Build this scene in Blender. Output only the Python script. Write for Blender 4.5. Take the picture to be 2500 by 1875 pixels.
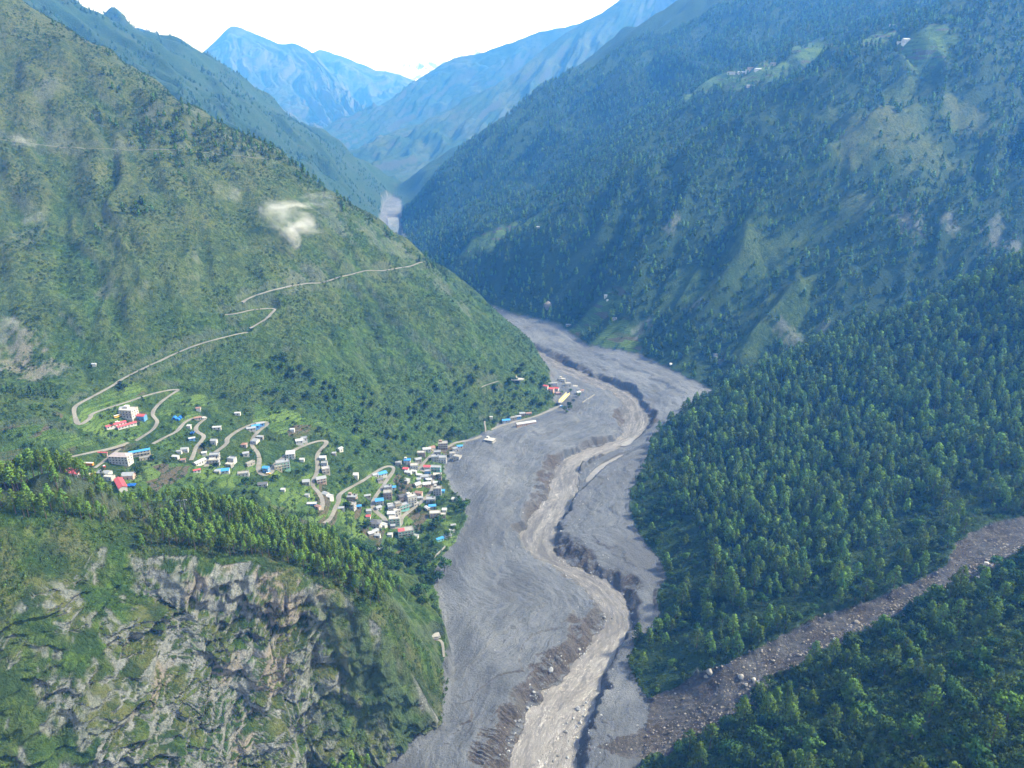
import bpy, bmesh, math, random
import numpy as np
from mathutils import Vector, Matrix, Euler
from mathutils.geometry import delaunay_2d_cdt

C = bpy.context.scene.collection
for _o in list(bpy.data.objects):
    bpy.data.objects.remove(_o)
SC = bpy.context.scene
random.seed(11)
rng = np.random.default_rng(11)

# ------------------------------------------------------------------ camera, sky, sun, exposure
PITCH = math.radians(20.0)
CAMZ = 450.0
FPX = 1533.0                     # focal length for a picture 2212 wide
cam = bpy.data.cameras.new('camera')
cam.sensor_fit = 'HORIZONTAL'
cam.sensor_width = 36.0
cam.lens = 36.0 * FPX / 2212.0
cam.clip_start = 1.0
cam.clip_end = 60000.0
cam_o = bpy.data.objects.new('camera', cam)
C.objects.link(cam_o)
cam_o.location = (0, 0, CAMZ)
cam_o.rotation_euler = (math.pi / 2 - PITCH, 0, 0)
SC.camera = cam_o

SUN_EL, SUN_AZ = math.radians(45), math.radians(82)     # azimuth from +Y towards +X
world = bpy.data.worlds.new('World')
SC.world = world
world.use_nodes = True
wn = world.node_tree
wn.nodes.clear()
w_out = wn.nodes.new('ShaderNodeOutputWorld')
w_bg = wn.nodes.new('ShaderNodeBackground')
w_sky = wn.nodes.new('ShaderNodeTexSky')
w_sky.sky_type = 'NISHITA'
w_sky.sun_disc = False
w_sky.sun_elevation = SUN_EL
w_sky.sun_rotation = SUN_AZ
w_sky.altitude = 2000
w_sky.dust_density = 0.6
w_bg.inputs['Strength'].default_value = 0.09
w_hs = wn.nodes.new('ShaderNodeHueSaturation')      # a milky, hazy sky all round
w_hs.inputs['Saturation'].default_value = 0.45
wn.links.new(w_sky.outputs[0], w_hs.inputs['Color'])
wn.links.new(w_hs.outputs[0], w_bg.inputs[0])
wn.links.new(w_bg.outputs[0], w_out.inputs[0])

sun = bpy.data.lights.new('sun', 'SUN')
sun.energy = 2.0
sun.angle = math.radians(7)
sun.color = (1.0, 0.98, 0.95)
sun_o = bpy.data.objects.new('sun', sun)
C.objects.link(sun_o)
_sd = Vector((math.sin(SUN_AZ) * math.cos(SUN_EL), math.cos(SUN_AZ) * math.cos(SUN_EL), math.sin(SUN_EL)))
sun_o.rotation_euler = _sd.to_track_quat('Z', 'Y').to_euler()
sun_o.location = _sd * 1500

SC.view_settings.view_transform = 'Standard'
SC.view_settings.look = 'None'
SC.view_settings.gamma = 1.0
SC.view_settings.use_curve_mapping = False
SC.view_settings.exposure = 2.35
SC.render.engine = 'CYCLES'
SC.cycles.use_denoising = True
SC.cycles.max_bounces = 6
SC.cycles.diffuse_bounces = 3
SC.cycles.volume_bounces = 1
SC.cycles.transparent_max_bounces = 12

HAZE_DENSITY = 1.3e-4
QUAL = 1.0

# ------------------------------------------------------------------ helpers
SP, CP = math.sin(PITCH), math.cos(PITCH)

def P(u, v, w):
    """world point seen at (u, v) of the 2212-wide picture, w metres along the view axis"""
    r, up = (u - 1106.0) / FPX, (829.5 - v) / FPX
    return (w * r, w * (CP + up * SP), CAMZ - w * (SP - up * CP))

def zwater(y):
    return 0.03 * (np.minimum(y, 6000) - 400.0)

def PF(u, v, off=10.0):
    """world point on the valley floor (river level plus off) seen at (u, v)"""
    up = (829.5 - v) / FPX
    k, c = SP - up * CP, CP + up * SP
    w = (CAMZ + 12.0 - off) / (k + 0.03 * c)
    return P(u, v, w)

def PZ(u, v, z):
    up = (829.5 - v) / FPX
    return P(u, v, (CAMZ - z) / (SP - up * CP))

def link(name, me, mat=None, parent=None, loc=None):
    o = bpy.data.objects.new(name, me)
    C.objects.link(o)
    if mat is not None and me is not None and len(me.materials) == 0:
        me.materials.append(mat)
    if parent is not None:
        o.parent = parent
    if loc is not None:
        o.location = loc
    return o

def tag(o, label=None, cat=None, group=None, kind=None):
    if label: o['label'] = label
    if cat: o['category'] = cat
    if group: o['group'] = group
    if kind: o['kind'] = kind
    return o

# numpy noise ---------------------------------------------------------
_u32 = np.uint32
def _hash(ix, iy, iz, seed):
    with np.errstate(over='ignore'):
        h = (ix.astype(np.int64) * 374761393 + iy.astype(np.int64) * 668265263 + iz * 2147483647 + seed * 1442695041).astype(np.uint32)
        h = (h ^ (h >> _u32(13))) * _u32(1274126177)
        h = (h ^ (h >> _u32(16))) * _u32(2246822519)
        return h ^ (h >> _u32(15))
_ang = np.linspace(0, 2 * np.pi, 256, endpoint=False)
_gx, _gy = np.cos(_ang).astype(np.float32), np.sin(_ang).astype(np.float32)
def perlin(x, y, seed=0):
    x0 = np.floor(x); y0 = np.floor(y)
    fx = (x - x0).astype(np.float32); fy = (y - y0).astype(np.float32)
    x0 = x0.astype(np.int64); y0 = y0.astype(np.int64)
    def g(i, j, dx, dy):
        h = _hash(x0 + i, y0 + j, 0, seed) & _u32(255)
        return _gx[h] * dx + _gy[h] * dy
    u = fx * fx * fx * (fx * (fx * 6 - 15) + 10); v = fy * fy * fy * (fy * (fy * 6 - 15) + 10)
    a = g(0, 0, fx, fy); b = g(1, 0, fx - 1, fy); c = g(0, 1, fx, fy - 1); d = g(1, 1, fx - 1, fy - 1)
    return ((a + (b - a) * u) * (1 - v) + (c + (d - c) * u) * v) * 1.5
def fbm(x, y, octv=4, seed=0, gain=0.5):
    s = 0; a = 1.0; f = 1.0
    for i in range(octv):
        s = s + a * perlin(x * f, y * f, seed + i * 17); a *= gain; f *= 2.03
    return s
def ridged(x, y, octv=4, seed=0, gain=0.5):
    s = 0; a = 1.0; f = 1.0
    for i in range(octv):
        s = s + a * (1 - 2.2 * np.abs(perlin(x * f, y * f, seed + i * 17))); a *= gain; f *= 2.03
    return s
def worley3(x, y, z, seed=0):
    """nearest cell's random values (3) and F1, F2"""
    x0 = np.floor(x).astype(np.int64); y0 = np.floor(y).astype(np.int64); z0 = np.floor(z).astype(np.int64)
    f1 = np.full(x.shape, 9.0); f2 = np.full(x.shape, 9.0); cid = np.zeros(x.shape, np.uint32)
    for i in (-1, 0, 1):
        for j in (-1, 0, 1):
            for k in (-1, 0, 1):
                h = _hash(x0 + i, y0 + j, z0 + k, seed)
                px = x0 + i + (h & _u32(1023)) / 1023.0
                py = y0 + j + ((h >> _u32(10)) & _u32(1023)) / 1023.0
                pz = z0 + k + ((h >> _u32(20)) & _u32(1023)) / 1023.0
                d = np.sqrt((px - x) ** 2 + (py - y) ** 2 + (pz - z) ** 2)
                nb = d < f1
                f2 = np.where(nb, f1, np.minimum(f2, d))
                cid = np.where(nb, h, cid)
                f1 = np.where(nb, d, f1)
    a = ((cid * _u32(2654435761)) >> _u32(16)) / 65535.0
    b = ((cid * _u32(40503)) & _u32(65535)) / 65535.0
    return a, b, f1, f2
def sstep(a, b, x):
    t = np.clip((x - a) / (b - a), 0, 1)
    return t * t * (3 - 2 * t)
def in_poly(x, y, poly):
    ins = np.zeros(x.shape, bool)
    n = len(poly)
    for i in range(n):
        x1, y1 = poly[i][0], poly[i][1]; x2, y2 = poly[(i + 1) % n][0], poly[(i + 1) % n][1]
        if y1 == y2: continue
        c = ((y1 > y) != (y2 > y)) & (x < (x2 - x1) * (y - y1) / (y2 - y1) + x1)
        ins ^= c
    return ins
def dist_line(x, y, pts, closed=False):
    """distance to a polyline, arc length there and side sign"""
    best = np.full(x.shape, 1e9); arc = np.zeros(x.shape); side = np.zeros(x.shape)
    s0 = 0.0
    n = len(pts)
    for i in range(n if closed else n - 1):
        ax, ay = pts[i][0], pts[i][1]; bx, by = pts[(i + 1) % n][0], pts[(i + 1) % n][1]
        dx, dy = bx - ax, by - ay; L2 = dx * dx + dy * dy + 1e-9; L = math.sqrt(L2)
        t = np.clip(((x - ax) * dx + (y - ay) * dy) / L2, 0, 1)
        d = np.hypot(x - ax - t * dx, y - ay - t * dy)
        m = d < best
        best = np.where(m, d, best); arc = np.where(m, s0 + t * L, arc)
        side = np.where(m, np.sign(dx * (y - ay) - dy * (x - ax)), side)
        s0 += L
    return best, arc, side
def smooth_line(pts, n=4, it=2):
    """Chaikin corner cutting on a list of tuples"""
    pts = [np.array(p, float) for p in pts]
    for _ in range(it):
        q = [pts[0]]
        for a, b in zip(pts[:-1], pts[1:]):
            q += [a * .75 + b * .25, a * .25 + b * .75]
        q.append(pts[-1]); pts = q
    return pts
def resample(pts, step):
    pts = np.array(pts, float)
    seg = np.hypot(np.diff(pts[:, 0]), np.diff(pts[:, 1])); s = np.r_[0, np.cumsum(seg)]
    n = max(2, int(s[-1] / step) + 1); t = np.linspace(0, s[-1], n)
    return np.stack([np.interp(t, s, pts[:, k]) for k in range(pts.shape[1])], 1)
# ------------------------------------------------------------------ the terrain: a triangulated survey of ridges, foot lines and banks
BL = {}     # break lines: lists of world points
def line(name, pts):
    BL[name] = pts
A_ridge = [P(*p) for p in [(1185, 797, 1300), (1140, 754, 1285), (1106, 731, 1275), (1053, 690, 1250), (1003, 650, 1230), (953, 600, 1212), (917, 563, 1200),
    (877, 534, 1195), (832, 499, 1185), (782, 464, 1175), (727, 424, 1165), (662, 384, 1155), (612, 346, 1150), (577, 318, 1150), (526, 288, 1150),
    (451, 250, 1150), (401, 219, 1150), (341, 197, 1150), (281, 152, 1150), (200, 92, 1150), (115, 57, 1150), (45, 5, 1150), (-60, -60, 1150), (-400, -250, 1150)]]
line('A_ridge', A_ridge)
A_base_low = [PF(1195, 868), PF(1204, 876), PF(1150, 905), PF(1090, 912), PF(1050, 935), PF(1003, 950)]
A_base = A_base_low + [PZ(960, 957, 24), PZ(900, 972, 36), PZ(850, 962, 50), PZ(780, 938, 72), PZ(720, 922, 92), PZ(640, 893, 112), PZ(560, 878, 124),
    PZ(480, 854, 138), PZ(390, 838, 147), PZ(250, 828, 166), PZ(150, 880, 158), P(60, 860, 760), P(-400, 760, 800)]
line('A_base', A_base)
A_back = [PF(1185, 805), PF(1165, 778), PF(1128, 745), PF(1080, 708), (-190, 1660, 48), (-330, 1950, 56), (-480, 2350, 68), (-560, 2650, 78), (-590, 2850, 84)]
line('A_back', A_back)
line('A_hid', [(-500, 2000, 150), (-900, 1950, 380), (-1500, 1900, 700)])
line('shoulder', [P(-400, 800, 740), P(0, 862, 720), P(90, 890, 728), P(150, 915, 740), P(210, 940, 750), P(262, 964, 762)])
line('shoulder_foot', [P(-400, 1010, 660), P(0, 1000, 682), P(75, 1015, 692), P(150, 985, 722), P(262, 972, 756)])
line('school', [PZ(340, 960, 121), PZ(280, 985, 121), PZ(190, 1005, 126)])
line('school2', [PZ(150, 1040, 120), PZ(265, 1070, 117), PZ(350, 1040, 114)])
line('fan', [PZ(480, 1000, 101), PZ(600, 1025, 84), PZ(700, 1060, 68), PZ(800, 1085, 43), PZ(890, 1110, 26)])
line('hollow', [(-640, 560, 140), (-430, 585, 120), (-340, 565, 110), (-270, 558, 94), (-200, 580, 68), (-150, 598, 42), (-108, 612, 24)])
B_crest = [P(-400, 1040, 430), P(-100, 1075, 440), P(0, 1086, 450), P(150, 1090, 470), P(250, 1112, 490), P(400, 1128, 520), P(520, 1163, 530), P(650, 1203, 530),
    P(760, 1253, 525), P(820, 1292, 528), P(870, 1342, 540), P(920, 1402, 560), P(950, 1442, 575), P(972, 1476, 588)]
line('B_crest', B_crest)
B_edge = [P(200, 1182, 462), P(255, 1176, 470), P(300, 1204, 474), P(350, 1193, 480), P(430, 1196, 488), P(480, 1212, 489), P(540, 1204, 497), P(600, 1226, 499), P(640, 1222, 505), P(700, 1262, 505), P(735, 1272, 510), P(770, 1302, 509), P(830, 1352, 515), P(880, 1425, 525), P(930, 1520, 545), P(946, 1572, 556)]
line('B_edge', B_edge)
line('B_wall', [P(215, 1262, 459), P(300, 1300, 470), P(350, 1282, 478), P(430, 1318, 484), P(500, 1300, 491), P(560, 1350, 494), P(620, 1330, 503), P(700, 1388, 505), P(770, 1405, 513), P(830, 1450, 520)])
B_foot = [P(-400, 1900, 360), P(0, 1850, 385), P(150, 1850, 400), P(350, 1850, 420), P(560, 1800, 455), P(700, 1750, 490), PF(815, 1655), PF(900, 1605), PF(952, 1575)]
line('B_foot', B_foot)
line('B_left', [P(-400, 1500, 400), P(0, 1500, 401), P(120, 1400, 420), P(215, 1300, 446)])
V_shore = [PF(960, 1462), PF(972, 1436), PF(962, 1390), PF(948, 1308), PF(938, 1248), PF(950, 1215), PF(963, 1198), PF(985, 1170), PF(1010, 1120), PF(1000, 1085), PF(968, 1048),
    PF(958, 1020), PF(963, 990), PF(1003, 957)]
line('V_shore', V_shore)
C_base = [PF(1412, 936), PF(1400, 975), PF(1392, 1012), PF(1362, 1063), PF(1362, 1118), PF(1392, 1173), PF(1427, 1213), PF(1439, 1248), PF(1422, 1283), PF(1424, 1323),
    PF(1407, 1366), PF(1370, 1389), PF(1359, 1434), PF(1377, 1484), PF(1402, 1514)]
line('C_base', C_base)
C_ridge = [C_base[0]] + [P(*p) for p in [(1450, 920, 1055), (1477, 907, 1070), (1547, 872, 1085), (1607, 838, 1090), (1683, 800, 1085), (1783, 746, 1080), (1848, 722, 1075),
    (1908, 693, 1070), (1983, 678, 1060), (2059, 634, 1045), (2109, 615, 1035), (2159, 585, 1020), (2212, 566, 1010), (2400, 465, 960), (2900, 300, 850)]]
line('C_ridge', C_ridge)
line('C_back', [(330, 1128, 33), (480, 1190, 48), (700, 1240, 90), (1000, 1290, 150), (1500, 1300, 260)])
G_up = [PF(1402, 1516), P(1480, 1478, 575), P(1572, 1438, 566), P(1660, 1394, 574), P(1758, 1345, 580), P(1908, 1295, 590), P(2039, 1230, 600), P(2062, 1180, 628), P(2130, 1142, 648), P(2212, 1128, 652), P(2600, 1000, 660)]
line('G_up', G_up)
G_low = [PF(1385, 1660), P(1450, 1622, 526), P(1542, 1579, 528), P(1640, 1525, 532), P(1650, 1475, 546), P(1753, 1424, 550), P(1848, 1373, 556), P(1948, 1333, 562), P(2009, 1288, 572), P(2099, 1258, 578), P(2212, 1193, 592), P(2600, 1050, 610)]
line('G_low', G_low)
line('D1', [P(1387, 1760, 500), P(1460, 1690, 490), P(1650, 1640, 450), P(1800, 1520, 482), P(2000, 1440, 466), P(2212, 1390, 440), P(2700, 1300, 430)])
line('D2', [P(1500, 1950, 400), P(1700, 1800, 390), P(1900, 1659, 392), P(2212, 1640, 335), P(2700, 1600, 320)])
E_base = [PF(1540, 846), PF(1497, 822), PF(1432, 792), PF(1377, 770), PF(1271, 752), PF(1211, 707), PF(1106, 682), PF(1060, 665), PF(1000, 640), (-330, 2350, 70), PF(868, 500), PF(870, 468), PF(866, 432)]
line('E_base', E_base)
line('E_left', [PF(869, 499), P(880, 455, 2700), P(918, 420, 2720), P(988, 355, 2760), P(1050, 305, 2830), P(1106, 255, 2900), P(1231, 180, 3000), P(1316, 125, 3080), P(1387, 80, 3150), P(1497, 5, 3200), P(1620, -90, 3250)])
line('E_spur', [P(1070, 610, 1760), P(1150, 545, 1760), P(1250, 475, 1740), P(1400, 395, 1700), P(1640, 275, 1670), P(1780, 200, 1660), P(2000, 95, 1680), P(2212, 20, 1750)])
line('E_bench', [P(1180, 420, 2400), P(1300, 335, 2380), P(1480, 220, 2340), P(1630, 162, 2320), P(1780, 110, 2300), P(1950, 60, 2250)])
line('E_right', [P(1500, 600, 1420), P(1750, 480, 1400), P(1950, 380, 1400), P(2212, 420, 1420)])
line('E_top', [P(1900, -80, 2900), P(2212, -120, 2500), P(2800, -200, 2300)])
line('G_ridge', [PF(824, 452), P(805, 410, 3300), P(777, 375, 3350), P(722, 330, 3350), P(677, 280, 3300), P(627, 254, 3250), P(551, 220, 3150), P(481, 174, 3050), P(416, 144, 2950), P(351, 109, 2900), P(240, 64, 2850), P(165, 30, 2800), P(120, 8, 2750), P(45, -20, 2700), P(-300, -150, 2600)])
G_foot2 = [PF(822, 470), PF(818, 490)]
line('G_foot', [PF(824, 453), PF(820, 475), (-590, 2850, 84)])
FREE = [(-4200, 4600, 1300), (-2400, 4600, 1100), (-900, 4600, 130), (-700, 4000, 118), (-560, 3550, 104), (-430, 3500, 101), (600, 4600, 1000), (2000, 4600, 1300), (4300, 4600, 1400),
    (4300, 1500, 1100), (4300, -200, 500), (-4300, 1500, 1200), (-4300, -200, 600), (0, -300, -12), (-200, 100, 0), (-320, 150, 40), (120, 150, 4), (330, 100, 150), (0, 200, -4), (700, 100, 220), (-900, 200, 250),
    P(600, 640, 1010), P(2700, 500, 1300), P(2212, 300, 1550), P(2212, 110, 1750), P(-400, 300, 1000), (-40, 250, -3), (-110, 330, 0), (60, 330, 0), (-1500, 900, 600)]

def build_tin():
    vs, es = [], []
    for nm, pts in BL.items():
        prev = None
        for p in pts:
            idx = None
            for j, q in enumerate(vs):
                if abs(q[0] - p[0]) < 2.0 and abs(q[1] - p[1]) < 2.0:
                    idx = j; break
            if idx is None:
                vs.append(p); idx = len(vs) - 1
            if prev is not None and prev != idx: es.append((prev, idx))
            prev = idx
    vs += FREE
    co, ed, fa, ov, oe, of = delaunay_2d_cdt([Vector((v[0], v[1])) for v in vs], es, [], 0, 0.05)
    zs = []
    for k, o in enumerate(ov):
        if o: zs.append(sum(vs[i][2] for i in o) / len(o))
        else:                         # a crossing of two lines: height from the lines
            best, zz = 1e9, 0
            for (a, b) in es:
                ax, ay, az = vs[a]; bx, by, bz = vs[b]
                t = max(0, min(1, ((co[k][0] - ax) * (bx - ax) + (co[k][1] - ay) * (by - ay)) / ((bx - ax) ** 2 + (by - ay) ** 2 + 1e-9)))
                d = math.hypot(ax + t * (bx - ax) - co[k][0], ay + t * (by - ay) - co[k][1])
                if d < best: best, zz = d, az + t * (bz - az)
            print('TIN crossing at', [round(c) for c in co[k]], round(zz))
            zs.append(zz)
    return np.array([(c[0], c[1], z) for c, z in zip(co, zs)]), fa
TV, TF = build_tin()

# polar survey grid centred below the camera: fine near, coarse far
TH0, TH1, DTH = math.radians(-50), math.radians(50), math.radians(0.13 * QUAL)
NTH = int((TH1 - TH0) / DTH) + 1
rr = [190.0]
while rr[-1] < 3950:
    r = rr[-1]
    rr.append(r + QUAL * ((0.42 if r > 290 and r < 450 else 0.55) if r < 500 else (max(0.55, r * 0.0019) if r < 1300 else r * 0.0033)))
RR = np.array(rr); NR = len(RR)
TH = TH0 + DTH * np.arange(NTH)
RG, TG = np.meshgrid(RR, TH, indexing='ij')
GX, GY = RG * np.sin(TG), RG * np.cos(TG)
GZ = np.zeros_like(GX)
done = np.zeros(GX.shape, bool)
for f in TF:
    a, b, c = TV[f[0]], TV[f[1]], TV[f[2]]
    pts = np.array([a, b, c])
    ths = np.arctan2(pts[:, 0], pts[:, 1])
    # nearest radius of the triangle to the origin
    dmin = min(float(dist_line(np.zeros(1), np.zeros(1), [pts[i][:2], pts[(i + 1) % 3][:2]])[0][0]) for i in range(3))
    dmax = np.hypot(pts[:, 0], pts[:, 1]).max()
    j0, j1 = np.searchsorted(RR, dmin) - 1, np.searchsorted(RR, dmax) + 1
    if pts[:, 1].min() < 5: i0, i1 = 0, NTH
    else: i0, i1 = int((ths.min() - TH0) / DTH) - 1, int((ths.max() - TH0) / DTH) + 3
    i0, i1, j0, j1 = max(0, i0), min(NTH, i1), max(0, j0), min(NR, j1)
    if i0 >= i1 or j0 >= j1: continue
    X, Y = GX[j0:j1, i0:i1], GY[j0:j1, i0:i1]
    det = (b[1] - c[1]) * (a[0] - c[0]) + (c[0] - b[0]) * (a[1] - c[1])
    if abs(det) < 1e-9: continue
    l1 = ((b[1] - c[1]) * (X - c[0]) + (c[0] - b[0]) * (Y - c[1])) / det
    l2 = ((c[1] - a[1]) * (X - c[0]) + (a[0] - c[0]) * (Y - c[1])) / det
    l3 = 1 - l1 - l2
    m = (l1 >= -1e-6) & (l2 >= -1e-6) & (l3 >= -1e-6)
    GZ[j0:j1, i0:i1] = np.where(m, l1 * a[2] + l2 * b[2] + l3 * c[2], GZ[j0:j1, i0:i1])
    done[j0:j1, i0:i1] |= m
print('grid', NR, NTH, 'covered', done.mean())

def blur(Z, k, it=2):
    for _ in range(it):
        for ax in (0, 1):
            kk = k if ax == 0 else k
            pad = [(0, 0), (0, 0)]; pad[ax] = (kk + 1, kk)
            S = np.cumsum(np.pad(Z, pad, mode='edge'), axis=ax)
            if ax == 0: Z = (S[2 * kk + 1:] - S[:-2 * kk - 1]) / (2 * kk + 1)
            else: Z = (S[:, 2 * kk + 1:] - S[:, :-2 * kk - 1]) / (2 * kk + 1)
    return Z
GZ = blur(GZ, max(1, int(5 / QUAL)))

# region outlines on the ground
def shift(poly): return [(p[0], p[1]) for p in poly]
E_bq = [p for p in E_base]
debris_poly = shift(B_foot[-3:] + V_shore + A_base_low[::-1] + A_back + [PF(818, 480), PF(826, 440), PF(846, 425)] + E_base[::-1] + C_base + [PF(1402, 1516), PF(1385, 1662), (60, 330), (0, 200), (-110, 330)])
gully_poly = shift(G_up + G_low[::-1])
cliff_poly = shift(B_crest + B_foot[::-1])
cliff_front = shift(B_edge + B_foot[::-1])
village_poly = shift(A_base[5:16] + BL['shoulder'][1:] + [(-640, 560)] + BL['hollow'][1:] + V_shore[2:])
NW = (fbm(GX / 22, GY / 22, 3, 5), fbm(GX / 22 + 50, GY / 22, 3, 6))
sw = np.clip(RG / 900, 0.5, 2.0) * 3.0
WX, WY = GX + NW[0] * sw, GY + NW[1] * sw
WX2, WY2 = WX + 2.2 * fbm(GX / 6, GY / 6, 2, 71), WY + 2.2 * fbm(GX / 6 + 9, GY / 6, 2, 72)
is_debris = in_poly(WX2, WY2, debris_poly)
is_gully = in_poly(WX2, WY2, gully_poly)
is_cliff = in_poly(GX, GY, cliff_poly) | (in_poly(GX, GY, cliff_front))
is_village = in_poly(WX, WY, village_poly) & ~is_debris
is_forest = (GX > 90) & in_poly(GX, GY, shift(C_base + G_up + [(2500, 400), (2500, 1000)] + C_ridge[::-1])) & ~is_debris & ~is_gully
c_back = in_poly(GX, GY, shift(C_ridge + [(2500, 1100), (1500, 1300), (1000, 1290), (700, 1240), (480, 1190), (330, 1128)])) & ~is_debris
is_forest |= c_back
is_fore = (GX > 50) & in_poly(GX, GY, shift(G_low + [(2500, 400), (2500, 100), (60, 100), (60, 330)])) & ~is_debris & ~is_gully
is_mtn = in_poly(GX, GY, shift(E_base[::-1] + [(330, 1128), (480, 1190), (700, 1240), (1000, 1290), (1500, 1300), (4300, 1300), (4300, 4700), (-700, 4700), (-560, 3550)])) & ~is_debris & ~is_forest
is_gridge = (in_poly(GX, GY, shift(A_back[5:] + [(-700, 4000), (-900, 4700), (-4300, 4700), (-4300, 1950), (-1500, 1900), (-900, 1950), (-500, 2000)])) | ((GY > 2000) & (GX < -450) & ~is_mtn)) & ~is_debris
is_hill = ~(is_debris | is_gully | is_cliff | is_village | is_forest | is_fore | is_mtn | is_gridge)

# --- relief
def aniso(x, y, dx, dy, ls, ll, octv, seed, f=ridged, warp=0.5):
    """noise with short period ls across and long period ll along the fall direction (dx, dy)"""
    L = math.hypot(dx, dy); dx, dy = dx / L, dy / L
    s = x * dy - y * dx; t = x * dx + y * dy
    w1 = fbm(x / (ls * 3), y / (ls * 3), 2, seed + 91) * ls * warp
    return f((s + w1) / ls, t / ll + 0.3 * w1 / ls, octv, seed)
rel = np.zeros_like(GZ)
d_deb = dist_line(GX, GY, debris_poly, True)[0]
nearfade = sstep(0, 60, d_deb)
# grass hillside: spurs and gullies running down to the river
gulA = aniso(GX, GY, 0.62, -0.78, 95, 520, 4, 3, warp=0.9) * 11.0 + aniso(GX, GY, 0.60, -0.78, 46, 420, 4, 23, warp=0.8) * 8.0 + aniso(GX, GY, 0.45, -0.9, 20, 120, 3, 13, warp=0.8) * 2.4 * (0.6 + 0.8 * sstep(-.4, .5, fbm(GX / 120, GY / 120, 2, 19))) + fbm(GX / 14, GY / 14, 3, 31) * 1.5
_gulB = aniso(GX, GY, 0.93, -0.36, 90, 480, 4, 83, warp=0.8) * 10.0 + aniso(GX, GY, 0.90, -0.44, 40, 300, 4, 84, warp=0.8) * 8.0 + aniso(GX, GY, 0.85, -0.5, 19, 120, 3, 85, warp=0.8) * 2.6 + fbm(GX / 14, GY / 14, 3, 86) * 1.5
_wA = sstep(-520, -240, GX + 60 * fbm(GX / 150, GY / 150, 2, 87))
gulA = gulA * (1 - _wA) + _gulB * _wA
dA = dist_line(GX, GY, A_base, False)[0]
dAr = dist_line(GX, GY, A_ridge, False)[0]
rel += np.where(is_hill, gulA * np.clip(0.15 + 0.85 * sstep(10, 130, dA), 0, 1) * (0.35 + 0.65 * sstep(0, 60, dAr)), 0)
gulE = aniso(GX, GY, -0.75, -0.66, 190, 1200, 4, 7, warp=0.8) * 34 + aniso(GX, GY, -0.55, -0.83, 62, 300, 3, 8, warp=0.8) * 13 + fbm(GX / 30, GY / 30, 3, 32) * 3
rel += np.where(is_mtn, gulE * (0.1 + 0.9 * sstep(0, 160, d_deb)), 0)
gulG = aniso(GX, GY, 0.8, -0.5, 210, 1000, 5, 9, warp=0.9) * 55 + aniso(GX, GY, 0.7, -0.6, 60, 260, 3, 10) * 14
dGr = dist_line(GX, GY, BL['G_ridge'])[0]
rel += np.where(is_gridge, gulG * (0.04 + 0.96 * sstep(30, 300, dGr)) * sstep(0, 200, d_deb) * sstep(0, 260, dist_line(GX, GY, BL['A_hid'] + A_back[5:6])[0]), 0)
gulC = aniso(GX, GY, -0.85, -0.4, 90, 500, 3, 15) * 6.5 + fbm(GX / 14, GY / 14, 3, 33) * 1.6
rel += np.where(is_forest, gulC * nearfade, 0)
rel += np.where(is_fore, (fbm(GX / 40, GY / 40, 3, 16) * 4.5 + fbm(GX / 9, GY / 9, 3, 34) * 1.2) * sstep(0, 30, d_deb), 0)
rel += np.where(is_village, fbm(GX / 30, GY / 30, 3, 17) * 1.2 * nearfade, 0)
rel = blur(rel, max(1, int(2 / QUAL)), 1)
GZ += rel

# --- river: the water's edges on the floor
RIV_L = [(1075, 1720), (1106, 1629), (1136, 1549), (1171, 1499), (1221, 1464), (1251, 1424), (1302, 1358), (1307, 1328), (1281, 1293), (1246, 1258), (1196, 1228), (1136, 1203), (1124, 1168), (1141, 1128), (1181, 1078),
         (1195, 1030), (1206, 1002), (1233, 983), (1281, 966), (1337, 952), (1346, 921), (1351, 887), (1340, 866), (1305, 846), (1250, 822), (1190, 797), (1150, 768), (1105, 742), (1060, 706)]
RIV_R = [(1215, 1720), (1241, 1649), (1261, 1579), (1292, 1514), (1297, 1484), (1327, 1429), (1357, 1383), (1369, 1348), (1357, 1308), (1327, 1263), (1271, 1238), (1206, 1208), (1194, 1168), (1211, 1128), (1246, 1078),
         (1249, 1022), (1266, 1000), (1313, 978), (1363, 959), (1404, 930), (1402, 905), (1392, 882), (1373, 852), (1325, 832), (1268, 808), (1206, 784), (1168, 760), (1125, 738), (1080, 703)]
riv_l = [PF(u, v, 0.0) for u, v in RIV_L] + [(-175, 1700, 39), (-300, 2000, 48), (-395, 2350, 58)] + [PF(u, v, 0.0) for u, v in [(842, 508), (838, 482), (838, 468)]]
riv_r = [PF(u, v, 0.0) for u, v in RIV_R] + [(-155, 1700, 39), (-275, 2000, 48), (-365, 2350, 58)] + [PF(u, v, 0.0) for u, v in [(862, 506), (864, 482), (862, 468)]]
riv_l = smooth_line(riv_l, it=2); riv_r = smooth_line(riv_r, it=2)
riv_c = resample([(a + b) / 2 for a, b in zip(resample(riv_l, 12)[np.linspace(0, len(resample(riv_l, 12)) - 1, 160).astype(int)], resample(riv_r, 12)[np.linspace(0, len(resample(riv_r, 12)) - 1, 160).astype(int)])], 15)
river_poly = [tuple(p[:2]) for p in riv_l] + [tuple(p[:2]) for p in riv_r[::-1]]
# side pools of the braid by the forest toe
POOLS = [[(1340, 962), (1362, 946), (1385, 938), (1392, 941), (1372, 952), (1352, 964)],
         [(1330, 984), (1352, 976), (1378, 970), (1380, 976), (1350, 990), (1310, 1010), (1275, 1042), (1262, 1040), (1285, 1010)]]
pools = [[PF(u, v, 2.0) for u, v in p] for p in POOLS]

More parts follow.
